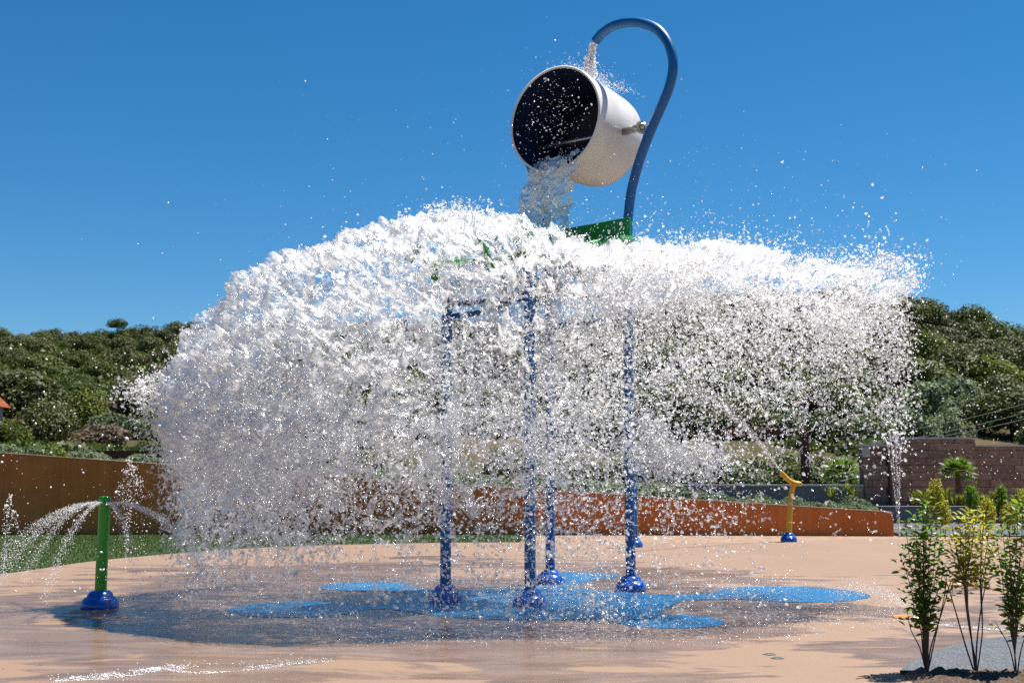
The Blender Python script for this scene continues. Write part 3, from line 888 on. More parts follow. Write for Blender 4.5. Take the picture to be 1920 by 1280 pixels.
# lacy veils hanging below the sheet: webs of connected strands
lace_V = []; lace_F = []; base_i = 0
for li, (dz, shrink, wid, fade) in enumerate([(0.5, 0.98, 0.125, 0.30), (1.35, 0.94, 0.115, 0.4)]):
    nA, nT = 700, 230
    TH2, TT2 = np.meshgrid(np.linspace(0, 360, nA, endpoint=False), np.linspace(0.12, 1.0, nT), indexing='ij')
    a2 = TH2.ravel(); t2 = TT2.ravel()
    Pl, Rl = surf(a2, t2)
    L2 = leftness(a2); R2 = rightness(a2); F2 = frontness(a2)
    Pl[:, :2] = WC + (Pl[:, :2] - WC) * shrink
    Pl[:, 2] -= dz * (0.55 + 0.9 * fbm(Pl, 0.9, 200 + li, 2))
    Pl += (np.stack([fbm(Pl, 2.6, 210 + li * 5 + k, 3) for k in range(3)], 1) - 0.5) * 0.75
    Pl += (np.stack([fbm(Pl, 11, 240 + li * 5 + k, 2) for k in range(3)], 1) - 0.5) * 0.10
    st2 = Pl * np.array([1, 1, 0.75])
    web = np.minimum(np.abs(fbm(st2, 4.2, 260 + li, 3) - 0.5), np.abs(fbm(st2, 7.5, 270 + li, 2) - 0.5) * 1.25)
    wloc = wid * (0.25 + 0.85 * L2 + 0.45 * R2 + 0.10 * F2) * (1 - fade * np.clip(t2 - 0.5, 0, 1)) * (0.35 + 1.3 * fbm(Pl, 1.3, 290 + li, 2))
    wloc = np.where(R2 > 0.3, wloc * (1.0 - 0.65 * t2) * (0.5 if li > 1 else 1), wloc)
    okv = ((web < wloc * 0.5) & (Pl[:, 2] > 0.25)).reshape(nA, nT)
    ids = np.arange(nA * nT).reshape(nA, nT); i2 = np.roll(np.arange(nA), -1)
    okq = okv[:, :-1] & okv[i2][:, :-1] & okv[:, 1:] & okv[i2][:, 1:]
    Q = np.stack([ids[:, :-1][okq], ids[i2][:, :-1][okq], ids[i2][:, 1:][okq], ids[:, 1:][okq]], 1)
    used, inv = np.unique(Q, return_inverse=True)
    lace_V.append(Pl[used]); lace_F.append(inv.reshape(Q.shape) + base_i); base_i += len(used)
LFq = np.concatenate(lace_F)
tag(link_mesh('water_veil', np_mesh('water_veil', np.concatenate(lace_V), LFq, True), M['foam']), 'lacy white veils of water hanging under the dome', 'water', kind='stuff')

# drops flung and falling from the sheet
def sample_drops(n, size_lo, size_hi, power, spread=0.05, lw=0.26):
    n0 = int(n * 3.2)
    thS = RNG.uniform(0, 360, n0)
    L = leftness(thS); R_ = rightness(thS); F_ = frontness(thS)
    tS = RNG.random(n0) ** (0.70 - 0.42 * L)
    w = 0.08 + lw * L + 0.44 * R_ * (1 - 0.5 * tS) + 0.10 * F_
    P, Rd = surf(thS, tS)
    fallR = np.minimum(RNG.exponential(0.62, n0), 2.3 * RNG.random(n0) + 0.2)
    fallL = np.where(RNG.random(n0) < 0.74, RNG.exponential(0.36, n0), RNG.random(n0) * 2.7)
    fallF = RNG.random(n0) ** 0.9 * 3.4
    pick = RNG.random(n0) * (L + R_ + F_ + 0.05)
    fall = np.where(pick < R_, fallR, np.where(pick < R_ + F_, fallF, fallL))
    top = RNG.random(n0) < 0.06 + 0.20 * R_ + 0.05 * F_
    up = np.abs(RNG.normal(0, 0.09, n0)) + np.where(RNG.random(n0) < 0.22, RNG.exponential(0.15, n0) * (0.6 + R_), 0)
    fall = np.where(top, -up, fall)
    P[:, 2] -= fall
    P[:, :2] += Rd[:, :2] * (RNG.normal(0, 0.10, n0) - 0.10 * np.clip(fall, 0, 3) * L - R_ * (RNG.exponential(0.22, n0) + 0.5 * (fbm(np.stack([thS * 0.05, P[:, 2] * 1.5, thS * 0], 1), 1.0, 5, 2) - 0.4)))[:, None]
    P += RNG.normal(0, spread, (n0, 3))
    c = fbm(P * np.array([1, 1, 0.7]), 2.4, 71, 3) * 0.55 + fbm(P, 7.0, 77, 2) * 0.45
    w *= np.clip((c - 0.37) * 5.0, 0.05, 1.7)
    w *= np.where(P[:, 2] > 0.04, 1, 0)
    k = RNG.random(n0) < w / np.quantile(w, 0.93)
    P = P[k]
    if len(P) > n: P = P[RNG.choice(len(P), n, False)]
    R = size_lo + (size_hi - size_lo) * RNG.random(len(P)) ** power
    return P, R
Pm, Rm = sample_drops(36000, 0.008, 0.030, 2.0, 0.05, 0.20)
drops('water_drops', Pm, Rm, 'scattered white drops falling from the burst of bucket water', 'water', M['shred'], 1.0)
Pt, Rt = sample_drops(40000, 0.004, 0.009, 1.4, 0.14, 0.12)
drops('water_mist', Pt, Rt, 'fine white spray hanging around and below the water dome', 'water', M['shred'], 0.5)
# stringy strands: chains of beads
Ps, _ = sample_drops(8500, 0.01, 0.02, 2, 0.05, 0.45)
chains = []; crad = []
n_ = len(Ps); d = RNG.normal(size=(n_, 3)); d /= np.linalg.norm(d, axis=1)[:, None]
p = Ps.copy(); L_ = RNG.integers(4, 10, n_)
r0 = RNG.uniform(0.008, 0.017, n_)
for st in range(9):
    live = st < L_
    chains.append(p[live]); crad.append((r0 * (1 - 0.6 * st / 9))[live])
    d = d + RNG.normal(0, 0.35, d.shape); d /= np.linalg.norm(d, axis=1)[:, None]
    p = p + d * (r0 * 1.5)[:, None]
drops('water_strands', np.concatenate(chains), np.concatenate(crad), 'stringy strands of white water torn from the dome', 'water', M['shred'], 0.9)

# chunks of dense water
ch_P = []; ch_R = []
def chunk(px, py, Y, rx, rz, n, size=(0.008, 0.028), ry=0.3):
    c = at(px, py, Y)
    g = RNG.normal(0, 1, (n * 3, 3))
    g = g * np.array([rx, ry, rz]) * 0.55 + np.array(c)
    k = fbm(g, 7, int(px) % 97, 3) > 0.46
    g = g[k][:n]
    ch_P.append(g); ch_R.append(size[0] + (size[1] - size[0]) * RNG.random(len(g)) ** 2)
for a in [(1285, 862, 12.6, 0.45, 0.22, 2600), (1215, 830, 12.6, 0.35, 0.35, 1600), (300, 735, 13.6, 0.35, 0.22, 1500), (370, 980, 13.4, 0.22, 0.30, 350),
          (560, 960, 12.6, 0.9, 0.6, 1300), (520, 870, 12.6, 0.7, 0.4, 1300), (700, 820, 11.8, 0.8, 0.5, 2800), (880, 760, 11.6, 0.7, 0.7, 2600),
          (1090, 760, 11.9, 0.6, 0.7, 2400), (1050, 880, 12.2, 0.6, 0.5, 1300), (780, 900, 12.2, 0.5, 0.5, 1100), (400, 800, 13.4, 0.5, 0.5, 1300),
          (440, 700, 13.2, 0.5, 0.5, 2500), (850, 420, 13.4, 0.45, 0.22, 2200), (1345, 470, 13.8, 0.5, 0.18, 900), (1640, 500, 13.9, 0.6, 0.22, 1000),
          (900, 590, 15.4, 0.9, 0.5, 3600), (1050, 590, 15.6, 0.8, 0.5, 3600), (960, 690, 15.3, 0.9, 0.5, 2800), (770, 650, 14.8, 0.7, 0.6, 2600), (1120, 660, 15.6, 0.7, 0.5, 2600), (840, 540, 13.6, 0.6, 0.25, 2200), (1000, 530, 13.8, 0.6, 0.25, 2200),
          (600, 800, 13.0, 0.8, 0.5, 1800), (450, 900, 13.0, 0.5, 0.5, 1500), (1150, 560, 13.0, 0.6, 0.4, 2600), (1260, 540, 13.5, 0.6, 0.4, 3000), (1700, 530, 13.9, 0.15, 0.2, 350), (1680, 690, 13.9, 0.18, 0.9, 900)]:
    chunk(*a)
drops('water_clumps', np.concatenate(ch_P), np.concatenate(ch_R), 'dense torn clumps of white water low in the burst', 'water', M['shred'], 0.9)

# water pouring out of the bucket on to the roof
lip = BC + bdir * (a_open + 0.02) - bup * (BR - 0.10)
nu, nv = 170, 170
U, Vv = np.meshgrid(np.linspace(-1, 1, nu), np.linspace(0, 1, nv), indexing='ij')
u = U.ravel(); v = Vv.ravel()
wid = 0.46 - 0.05 * v + 0.10 * v * v
out = 0.10 + 0.42 * v ** 0.7
zz = lip.z + 0.13 * (1 - v) ** 2 * (1 - u * u) - 1.30 * v ** 1.3 + 0.06 * (u * u) * (1 - v) * 2
Pp = np.array(lip)[None] * np.array([1, 1, 0]) + np.array(AX)[None] * (u * wid)[:, None] + np.array(HB)[None] * (out - 0.25 + 0.05 * (1 - u * u))[:, None]
Pp[:, 2] = zz
Pp = Pp + (np.stack([fbm(Pp, 6, 50 + k, 3) for k in range(3)], 1) - 0.5) * 0.20 + (np.stack([fbm(Pp, 25, 60 + k, 2) for k in range(3)], 1) - 0.5) * 0.035
hol = fbm(Pp, 7.5, 66, 3)
ok = (hol > 0.20 + 0.34 * np.clip((u - 0.05), 0, 1) + 0.12 * np.clip(np.abs(u) - 0.8, 0, 1) * 5).reshape(nu, nv)
ids = np.arange(nu * nv).reshape(nu, nv)
okq = ok[:-1, :-1] & ok[1:, :-1] & ok[:-1, 1:] & ok[1:, 1:]
Q = np.stack([ids[:-1, :-1][okq], ids[1:, :-1][okq], ids[1:, 1:][okq], ids[:-1, 1:][okq]], 1)
used, inv = np.unique(Q, return_inverse=True)
tag(link_mesh('pouring_water', np_mesh('pouring_water', Pp[used], inv.reshape(Q.shape), True), M['pour']),
    'pale green sheet of water pouring from the tipped bucket', 'water', kind='stuff')
kk = RNG.choice(len(Pp), 1100)
pd = Pp[kk] + RNG.normal(0, 0.07, (1100, 3))
drops('pouring_drops', pd, 0.004 + 0.010 * RNG.random(1100) ** 3, 'clear drops around the water pouring from the bucket', 'water', M['drop'])
# stream from the hooked spout, bouncing off the bucket
ns = 900
f = RNG.random(ns)
st = np.array(HOOK_TIP)[None] + np.array([HOOK_DIR.x, HOOK_DIR.y, 0])[None] * (0.16 * np.sqrt(f))[:, None] + RNG.normal(0, 1, (ns, 3)) * (0.016 + 0.035 * f)[:, None]
st[:, 2] = HOOK_TIP.z - 0.02 - 0.50 * f + RNG.normal(0, 0.02, ns)
topc = BC + bup * BR * 0.98 + bdir * 0.30
nb = 1500
bb = np.array(topc)[None] + np.array(bdir)[None] * RNG.uniform(-0.85, 0.38, nb)[:, None] + np.array(AX)[None] * RNG.normal(0.12, 0.26, nb)[:, None]
bb[:, 2] += np.abs(RNG.exponential(0.055, nb)) - 0.10 * ((bb - np.array(topc)) @ np.array(AX)) ** 2 * 6
drops('spout_stream', np.concatenate([st, bb]), np.concatenate([0.008 + 0.02 * RNG.random(ns) ** 2, 0.003 + 0.005 * RNG.random(nb)]),
      'narrow stream falling from the hooked spout and splashing on the bucket', 'water', M['drop'])
# loose drops across the bucket mouth and the sky
nl = 420
mth = np.array(BC + bdir * (a_open + 0.05))[None] + np.array(AX)[None] * RNG.normal(0.05, 0.32, nl)[:, None] + np.array(bup)[None] * RNG.normal(0.02, 0.34, nl)[:, None] \
    + np.array(bdir)[None] * RNG.uniform(-0.1, 0.35, nl)[:, None]
far = []
for _ in range(900):
    far.append(at(random.gauss(1150, 330), 480 - abs(random.gauss(0, 130)), random.uniform(11, 16)))
for _ in range(420):
    far.append(at(random.uniform(-20, 420), random.uniform(640, 1120), random.uniform(8.0, 14)))
for _ in range(700):
    far.append(at(random.gauss(1820, 130), random.uniform(560, 900), random.uniform(12, 16)))
far = np.array(far)
drops('loose_drops', np.concatenate([mth, far]), np.concatenate([0.003 + 0.012 * RNG.random(nl) ** 3, 0.003 + 0.012 * RNG.random(len(far)) ** 4]),
      'loose drops flying before the bucket mouth and across the sky', 'water', M['drop'])
# splashes where the water strikes the floor
ng = 90000
th_g = RNG.uniform(0, 360, ng); rr = RNG.random(ng) ** 0.6 * 4.4
a = np.radians(th_g)
gx_ = WC[0] - 0.35 + rr * np.cos(a) * 1.05; gy_ = WC[1] + rr * np.sin(a) * 0.85
Pg3 = np.stack([gx_, gy_, np.zeros(ng)], 1)
cl_ = fbm(Pg3, 1.1, 88, 3) * 0.6 + fbm(Pg3, 4.0, 89, 2) * 0.4
k = RNG.random(ng) < np.clip((cl_ - 0.40) * 4.0, 0.02, 1)
Pg3 = Pg3[k]; Pg3[:, 2] = 0.008 + RNG.exponential(0.05, len(Pg3)) * (0.5 + 1.6 * fbm(Pg3, 0.8, 91, 2))
drops('floor_splashes', Pg3, 0.002 + 0.006 * RNG.random(len(Pg3)) ** 2.5, 'low spray bouncing up from the wet floor around the posts', 'water', M['shred'], 0.8)

# jets ---------------------------------------------------------------
def jet(name, origin, vels, label, T, n, spread, rad, g=9.81, burst=0.0):
    Ps = []; Rs = []
    for v in vels:
        v = np.array(v, float)
        t = RNG.random(n) * T
        p = np.array(origin)[None] + v[None] * t[:, None] + np.array([0, 0, -0.5 * g])[None] * (t * t)[:, None]
        p += RNG.normal(0, 1, (n, 3)) * (0.004 + spread * t)[:, None]
        k = p[:, 2] > 0.01
        if burst: k &= RNG.random(n) < np.clip(0.35 + vnoise(np.stack([t * 30, t * 0, np.full(n, v[0] * 9)], 1), 1.0, 5), 0, 1)
        Ps.append(p[k]); Rs.append(rad[0] + (rad[1] - rad[0]) * RNG.random(k.sum()) ** 2.5)
    return drops(name, np.concatenate(Ps), np.concatenate(Rs), label, 'water jet', M['drop'], 1.2)
vels = [(2.9 * math.cos(a), 2.9 * math.sin(a), 0.25) for a in np.radians([-8, 20, 172, 200, 235, 305, 150, 40, 265])]
jet('spray_jets', SP_TOP, vels, 'thin jets spreading sideways from the top of the green spray post', 0.46, 1700, 0.08, (0.0015, 0.0055))
jo = gp(235, 1074)
jet('ground_jets', (jo.x, jo.y, 0), [(-0.12, 0.1, 5.4), (0.02, 0, 5.7), (0.12, 0.1, 5.5), (0.26, 0, 5.2), (-0.22, 0, 5.0)],
    'upright ground jets rising behind the green spray post', 1.1, 230, 0.035, (0.003, 0.012), burst=1)
jo = gp(6, 1078)
jet('ground_jets', (jo.x, jo.y, 0), [(-0.05, 0.1, 4.4), (0.1, 0, 4.7), (0.22, 0.1, 4.2)], 'upright ground jets at the left edge beside the lawn', 0.9, 200, 0.035, (0.003, 0.012), burst=1)
jo = gp(1686, 1008)
jet('ground_jets', (jo.x, jo.y, 0), [(-0.40, 0, 6.6), (-0.20, 0.1, 6.8), (-0.03, 0, 6.7), (0.10, 0.1, 6.8), (0.24, 0, 6.6)],
    'cluster of tall thin ground jets in front of the brown stone wall', 0.75, 260, 0.010, (0.007, 0.017), burst=1)
jet('cannon_jet', CAN_TIP, [tuple(CAN_DIR * 9.0 + Vector((0.15 * k, 0, 0.1 * k))) for k in (-1, 0, 1)], 'white jet shooting up left from the yellow cannon', 0.5, 800, 0.16, (0.004, 0.012))
jet('nozzle_spray', (noz_a.x, noz_a.y, 0.02), [(-2.4 + 0.2 * k, 0.8 + 0.25 * k, 2.0 + 0.1 * k) for k in range(5)] + [(1.5, 0.5, 1.0), (0.9, -0.6, 0.8)],
    'fine fan of spray from the near orange floor nozzle', 0.36, 330, 0.12, (0.002, 0.006))

# thin foam lines left by water spreading over the near floor
def foam_edge(pts, depth, n, label, seed, wid=0.03):
    """bubbles crowded along the leading edge of a spreading film and thinning out behind it"""
    path = smooth_path([gp(*p) for p in pts], 14)
    A = np.array([tuple(p) for p in path]); m = len(A)
    f = RNG.random(n) * (m - 1.001); i = f.astype(int); w = (f - i)[:, None]
    P = A[i] * (1 - w) + A[i + 1] * w
    T = A[i + 1] - A[i]; T /= np.linalg.norm(T, axis=1)[:, None] + 1e-9
    N = np.stack([-T[:, 1], T[:, 0], np.zeros(n)], 1)
    back = np.where(RNG.random(n) < 0.22, np.abs(RNG.normal(0, 2 * wid, n)), RNG.exponential(depth, n))
    P = P + N * back[:, None] + RNG.normal(0, 0.006, (n, 3))
    c = fbm(P * np.array([0.6, 1, 1]), 7, seed, 3)
    k = (c > 0.30 + 0.25 * np.clip(back / (2 * depth), 0, 1)) & (RNG.random(n) < 1.2 * np.clip(np.sin(np.pi * f / (m - 1)), 0.1, 1))
    P = P[k]; P[:, 2] = 0.004 + 0.004 * RNG.random(len(P))
    R = RNG.uniform(0.002, 0.0065, len(P))
    drops('foam', P, R, label, 'foam', M['film_foam'], 0.3)
foam_edge([(60, 1290), (110, 1276), (200, 1262), (300, 1252), (250, 1262), (130, 1278), (84, 1268)][::-1], 0.10, 700, 'white foam edge curling at the lower left floor', 3)
foam_edge([(312, 1248), (318, 1258), (380, 1264), (480, 1256), (560, 1246), (640, 1240)], 0.16, 1400, 'broad white foam tongue near the lower left corner', 8)
foam_edge([(80, 1268), (100, 1277), (180, 1276), (260, 1266), (320, 1254), (390, 1244)], 0.16, 1100, 'long white foam tongue at the bottom left of the wet floor', 31)
foam_edge([(1690, 1158), (1760, 1172), (1850, 1181), (1930, 1186), (2050, 1184)], 0.2, 1500, 'foam line along the grey paving near the shrubs', 20)

# ------------------------------------------------------------------ vegetation
def crown_mesh(name, seed, nleaf=2600, nclump=18, flat=1.0, leaf=0.075, up=0.3, open_=0.0):
    rg = np.random.default_rng(seed)
    cc = rg.normal(size=(nclump, 3)); cc /= np.linalg.norm(cc, axis=1)[:, None]
    cc[:, 2] = np.abs(cc[:, 2]) * 1.15 - 0.5
    cc *= rg.uniform(0.35, 0.72, nclump)[:, None]
    cr = rg.uniform(0.26, 0.46, nclump)
    k = rg.integers(0, nclump, nleaf)
    d = rg.normal(size=(nleaf, 3)); d /= np.linalg.norm(d, axis=1)[:, None]
    P = cc[k] + d * (cr[k] * rg.uniform(0.55, 1.04, nleaf) ** 0.5)[:, None]
    P *= np.array([1, 1, flat])
    nr = d + rg.normal(0, 0.55, d.shape) + np.array([0, 0, up]); nr /= np.linalg.norm(nr, axis=1)[:, None]
    a = np.cross(nr, rg.normal(size=nr.shape)); a /= np.linalg.norm(a, axis=1)[:, None]
    b = np.cross(nr, a)
    s = leaf * rg.uniform(0.6, 1.3, nleaf)
    V = np.stack([P + a * s[:, None], P + b * (s * 0.6)[:, None], P - a * s[:, None], P - b * (s * 0.6)[:, None]], 1).reshape(-1, 3)
    Fq = np.arange(nleaf * 4).reshape(-1, 4)
    return np_mesh(name, V, Fq)
def trunk_mesh(name, seed, h=1.0, r=0.05, limbs=4, z0=0.0):
    rd = random.Random(seed)
    mb = MB()
    p = Vector((0, 0, z0)); path = [p.copy()]
    for i in range(5):
        p = p + Vector((rd.uniform(-0.05, 0.05), rd.uniform(-0.05, 0.05), h / 5)); path.append(p.copy())
    mb.tube(path, [r * (1 - 0.12 * i) for i in range(6)], 8)
    for i in range(limbs):
        b = path[3 + i % 3]; a = rd.uniform(0, 6.28)
        q_ = b + Vector((math.cos(a) * 0.28, math.sin(a) * 0.28, 0.25)) * h * 0.8
        mb.tube([b, b.lerp(q_, 0.5) + Vector((0, 0, 0.03)), q_], [r * 0.5, r * 0.35, r * 0.18], 6)
    me = bpy.data.meshes.new(name); me.from_pydata(mb.v, [], mb.f); me.materials.append(M['bark'])
    return me
CROWNS = {}
def cm(kind, mt, n, **kw):
    out = []
    for i in range(n):
        me = crown_mesh('crown_' + kind, hash_seed(kind, i), **kw); me.materials.append(mt); out.append(me)
    CROWNS[kind] = out
def hash_seed(k, i): return sum(ord(c) * (j + 3) for j, c in enumerate(k)) * 10 + i
cm('pine', M['pine'], 4, flat=0.72, nleaf=4600, leaf=0.044)
cm('oak', M['oak'], 4, flat=0.85, nleaf=4600, leaf=0.044)
cm('bright', M['bright'], 2, flat=0.95, nleaf=4600, leaf=0.044)
cm('grey', M['greyleaf'], 3, flat=0.8, nleaf=2400, leaf=0.06)
cm('scrub', M['scrub'], 2, flat=0.6, nleaf=1800, leaf=0.07)
TRUNKS = [trunk_mesh('trunk', 40 + i) for i in range(4)]
def tree(name, kind, loc, rad, h_trunk, label, group, rd):
    e = empty(name, loc, rd.uniform(0, 6.28))
    me = rd.choice(CROWNS[kind])
    c = link_mesh('crown', me, None, e)
    sx = rad * rd.uniform(0.9, 1.1)
    c.scale = (sx, rad, rad * rd.uniform(0.85, 1.15)); c.location = (0, 0, h_trunk + rad * 0.42)
    tk = link_mesh('trunk', rd.choice(TRUNKS), None, e)
    tk.scale = (rad * 1.1, rad * 1.1, h_trunk + rad * 0.5)
    tag(e, label, 'tree' if kind not in ('scrub', 'grey') else 'shrub', group)
    return e
rd = random.Random(5)
def find_ground(px, v):
    """first terrain point at this column that rises to photo row v"""
    D = float(np.interp(px, *RDIST)); y = 47.0
    while y < D:
        x = (px - 960) / F * y * CP
        if (terr(x, y) - CAM_H) / y * F >= 881 - v: return x, y
        y += 1.5
    return None
KIND_TXT = {'pine': 'dark green round pine', 'oak': 'olive green bushy oak', 'bright': 'yellow green pine', 'grey': 'grey green bush', 'scrub': 'dry brown leafless bush'}
placed = []
# trees along the skyline
for px in list(range(-420, 420, 30)) + list(range(440, 1300, 60)) + list(range(1320, 1990, 46)):
    D = float(np.interp(px, *RDIST)) * rd.uniform(0.94, 1.0)
    pxx = px + rd.uniform(-8, 8)
    x = (pxx - 960) / F * D * CP
    r = rd.uniform(2.6, 4.2) if px < 1000 else rd.uniform(3.0, 4.6)
    k = rd.choice(['pine', 'pine', 'oak'])
    side = 'left' if px < 380 else 'splash hidden' if px < 1180 else 'right'
    tree('ridge_tree', k, (x, D, terr(x, D) - 0.3), r, rd.uniform(0.3, 1.0), KIND_TXT[k] + ' standing on the skyline of the %s hill' % side, '%s skyline trees, %s' % (side, k), rd)
    placed.append((pxx, 881 - (terr(x, D) + 3 - CAM_H) / D * F, r / D * F))
x, y = (211 - 960) / F * 262 * CP, 262
tree('ridge_tree', 'pine', (x, y, terr(x, y) - 0.2), 2.7, 4.4, 'tallest lone pine rising above the left skyline', 'left lone pine', rd)
# the slope
tries = 0
n_slope = 0
while tries < 9000 and n_slope < 360:
    tries += 1
    px = rd.uniform(-420, 2150)
    ridge = float(np.interp(px, *RIDGE))
    v = rd.uniform(ridge + 4, 845)
    g = find_ground(px, v)
    if g is None: continue
    x, y = g
    q_ = vnoise(np.array([[px / 130.0, v / 60.0, 0]]), 1.0, 4)[0]
    bare = abs(px - 120) < 110 and abs(v - 745) < 40
    if bare and rd.random() < 0.75: continue
    kind = 'pine' if q_ > 0.52 else 'oak'
    if rd.random() < 0.10: kind = 'bright'
    if v > 770 and rd.random() < 0.4: kind = 'grey'
    if px < 330 and v > 700 and rd.random() < 0.12: kind = 'scrub'
    r = rd.uniform(2.4, 4.9) * (0.75 if kind in ('grey', 'scrub') else 1.0)
    r *= float(np.interp(y, [47, 90], [0.42, 1.0]))
    app = r / y * F
    if any(abs(a - px) < 0.40 * (app + c) and abs(b - v) < 0.20 * (app + c) for a, b, c in placed): continue
    placed.append((px, v, app))
    n_slope += 1
    side = 'left' if px < 380 else 'splash hidden' if px < 1180 else 'right'
    lvl = 'upper' if v < (ridge + 845) / 2 else 'lower'
    tree('hillside_tree' if kind not in ('grey', 'scrub') else 'hillside_bush', kind, (x, y, terr(x, y) - 0.25), r, rd.uniform(0.0, 0.3),
         '%s on the %s %s hillside' % (KIND_TXT[kind], lvl, side), '%s %s hillside, %s' % (lvl, side, kind), rd)
for px in range(960, 1640, 30):
    y = rd.uniform(43, 50); pxx = px + rd.uniform(-10, 10); x = (pxx - 960) / F * y * CP
    k = rd.choice(['pine', 'oak', 'oak', 'grey'])
    tree('hill_foot_tree', k, (x, y, terr(x, y) - 0.3), rd.uniform(0.9, 1.7), rd.uniform(0, 0.2), KIND_TXT[k] + ' at the hill foot behind the grey wall', 'hill foot trees, ' + k, rd)
# low scrub between the trees
nsb = 26000
pu = RNG.uniform(-120, 2050, nsb); yy = 47 + (RNG.random(nsb) ** 1.3) * 225
xx = (pu - 960) / F * yy * CP
keepm = fbm(np.stack([xx * 0.045, yy * 0.045, xx * 0], 1), 1.0, 15, 3) > 0.50
xx, yy = xx[keepm], yy[keepm]
dm = np.interp(960 + F * xx / (yy * CP), *RDIST); km = yy < dm; xx, yy = xx[km], yy[km]
zz_ = np.array([terr(a_, b_) for a_, b_ in zip(xx, yy)])
nq = len(xx) * 5
ci = np.repeat(np.arange(len(xx)), 5)
sz = 0.16 + yy[ci] * 0.0022
Pq = np.stack([xx[ci], yy[ci], zz_[ci]], 1) + RNG.normal(0, 1, (nq, 3)) * (sz * 1.3)[:, None] * np.array([1, 1, 0.5]); Pq[:, 2] += sz
da = RNG.normal(size=(nq, 3)); da /= np.linalg.norm(da, axis=1)[:, None]; db = np.cross(da, RNG.normal(size=(nq, 3))); db /= np.linalg.norm(db, axis=1)[:, None]
Vq = np.stack([Pq + da * sz[:, None], Pq + db * (0.6 * sz)[:, None], Pq - da * sz[:, None], Pq - db * (0.6 * sz)[:, None]], 1).reshape(-1, 3)
tag(link_mesh('hillside_scrub', np_mesh('hillside_scrub', Vq, np.arange(nq * 4).reshape(-1, 4)), M['pine']), 'low green scrub covering the slopes between the trees', 'scrub', kind='stuff')
# distinctive trees on the right
for px, v, r, k, lab in [(1757, 668, 3.1, 'bright', 'tall yellow green pine on the right hill beside the spray'), (1740, 585, 2.6, 'bright', 'small round lime green pine just below the right skyline'),
                         (1828, 600, 4.0, 'pine', 'broad dark pine crown on the right skyline'), (1745, 562, 3.6, 'pine', 'dark domed pine at the edge of the spray on the right')]:
    g = find_ground(px, v + 40) or find_ground(px, v + 60)
    if g: tree('hillside_pine', k, (g[0], g[1], terr(*g) - 0.2), r, 1.5, lab, None, rd)

# planting strip behind the wall: soft grey green shrubs, two clipped yellow ones
n_i = 0
for i in range(118):
    px = -60 + i * 14.6 + rd.uniform(-14, 14)
    if px > 1640: break
    y = WALL_L.y + (rd.uniform(0.9, 3.2) if i % 2 else rd.uniform(3.5, 16 if px > 420 else 6))
    x = (px - 960) / F * y * CP
    h = rd.uniform(0.42, 0.72) if px < 1300 else rd.uniform(0.35, 0.55)
    e = empty('oleander_shrub', (x, y, terr(x, y) - 0.12), rd.uniform(0, 6))
    c_ = link_mesh('crown', rd.choice(CROWNS['grey']), None, e); c_.scale = (h * 1.25, h * 1.1, h * 0.95); c_.location = (0, 0, h * 0.35)
    tk = link_mesh('trunk', rd.choice(TRUNKS), None, e); tk.scale = (h * 0.5, h * 0.5, h * 0.8)
    zone = 'left of the splash' if px < 380 else 'seen through the splash' if px < 1240 else 'near the yellow cannon'
    row = 'front row' if i % 2 else 'back row'
    tag(e, 'soft grey green shrub in the %s behind the ochre wall, %s' % (row, zone), 'shrub', 'planting strip %s, %s' % (row, zone))
cm('lime', M['lime'], 2, flat=0.9, nleaf=2600, leaf=0.07)
for px, py, r, lab in [(98, 849, 0.34, 'round lime green clipped bush above the left end of the ochre wall'), (354, 862, 0.32, 'round lime green clipped bush beside the left edge of the splash')]:
    y = WALL_L.y + 0.9; p_ = at(px, py, y)
    e = empty('clipped_bush', (p_.x, y, terr(p_.x, y)))
    c_ = link_mesh('crown', CROWNS['lime'][0 if px < 200 else 1], None, e); c_.scale = (r * 1.25,) * 3; c_.location = (0, 0, r * 0.55)
    tk = link_mesh('trunk', TRUNKS[0], None, e); tk.scale = (r, r, r)
    tag(e, lab, 'bush')
# rust steel rail behind the planting, each panel
e = empty('rust_fence', (0, 0, 0))
a_ = at(-80, 846, 34.5); b_ = at(460, 851, 34.5)
for i in range(6):
    p0 = a_.lerp(b_, i / 6); p1 = a_.lerp(b_, (i + 1) / 6)
    mb = MB(); mb.box((p0 + p1) / 2 + Vector((0, 0, -0.06)), ((p1 - p0).length - 0.03, 0.05, 0.26)); mb.build('panel', M['rust'], e)
    mb = MB(); mb.box(p0 + Vector((0, 0.06, -0.45)), (0.08, 0.06, 0.9)); mb.build('post', M['rust'], e)
tag(e, 'low rust brown steel fence behind the shrubs on the left', 'fence')

# rust steel frame behind the cannon
e = empty('steel_pergola', at(1508, 915, 42).to_tuple())
o0 = e.location.copy()
for px in (1508, 1345):
    top_ = at(px, 809, 42); bt = Vector((top_.x, 42, 0.2))
    mb = MB(); mb.box((top_ + bt) / 2 - o0, (0.26, 0.26, (top_ - bt).length)); mb.build('post', M['rust'], e, bevel=0.01)
p0, p1 = at(1335, 811, 42), at(1515, 811, 42)
mb = MB(); mb.box((p0 + p1) / 2 - o0 + Vector((0, 0, 0.03)), ((p1 - p0).length, 0.30, 0.22)); mb.build('beam', M['rust'], e, bevel=0.01)
tag(e, 'rust brown steel frame of posts and beam behind the yellow cannon', 'frame')
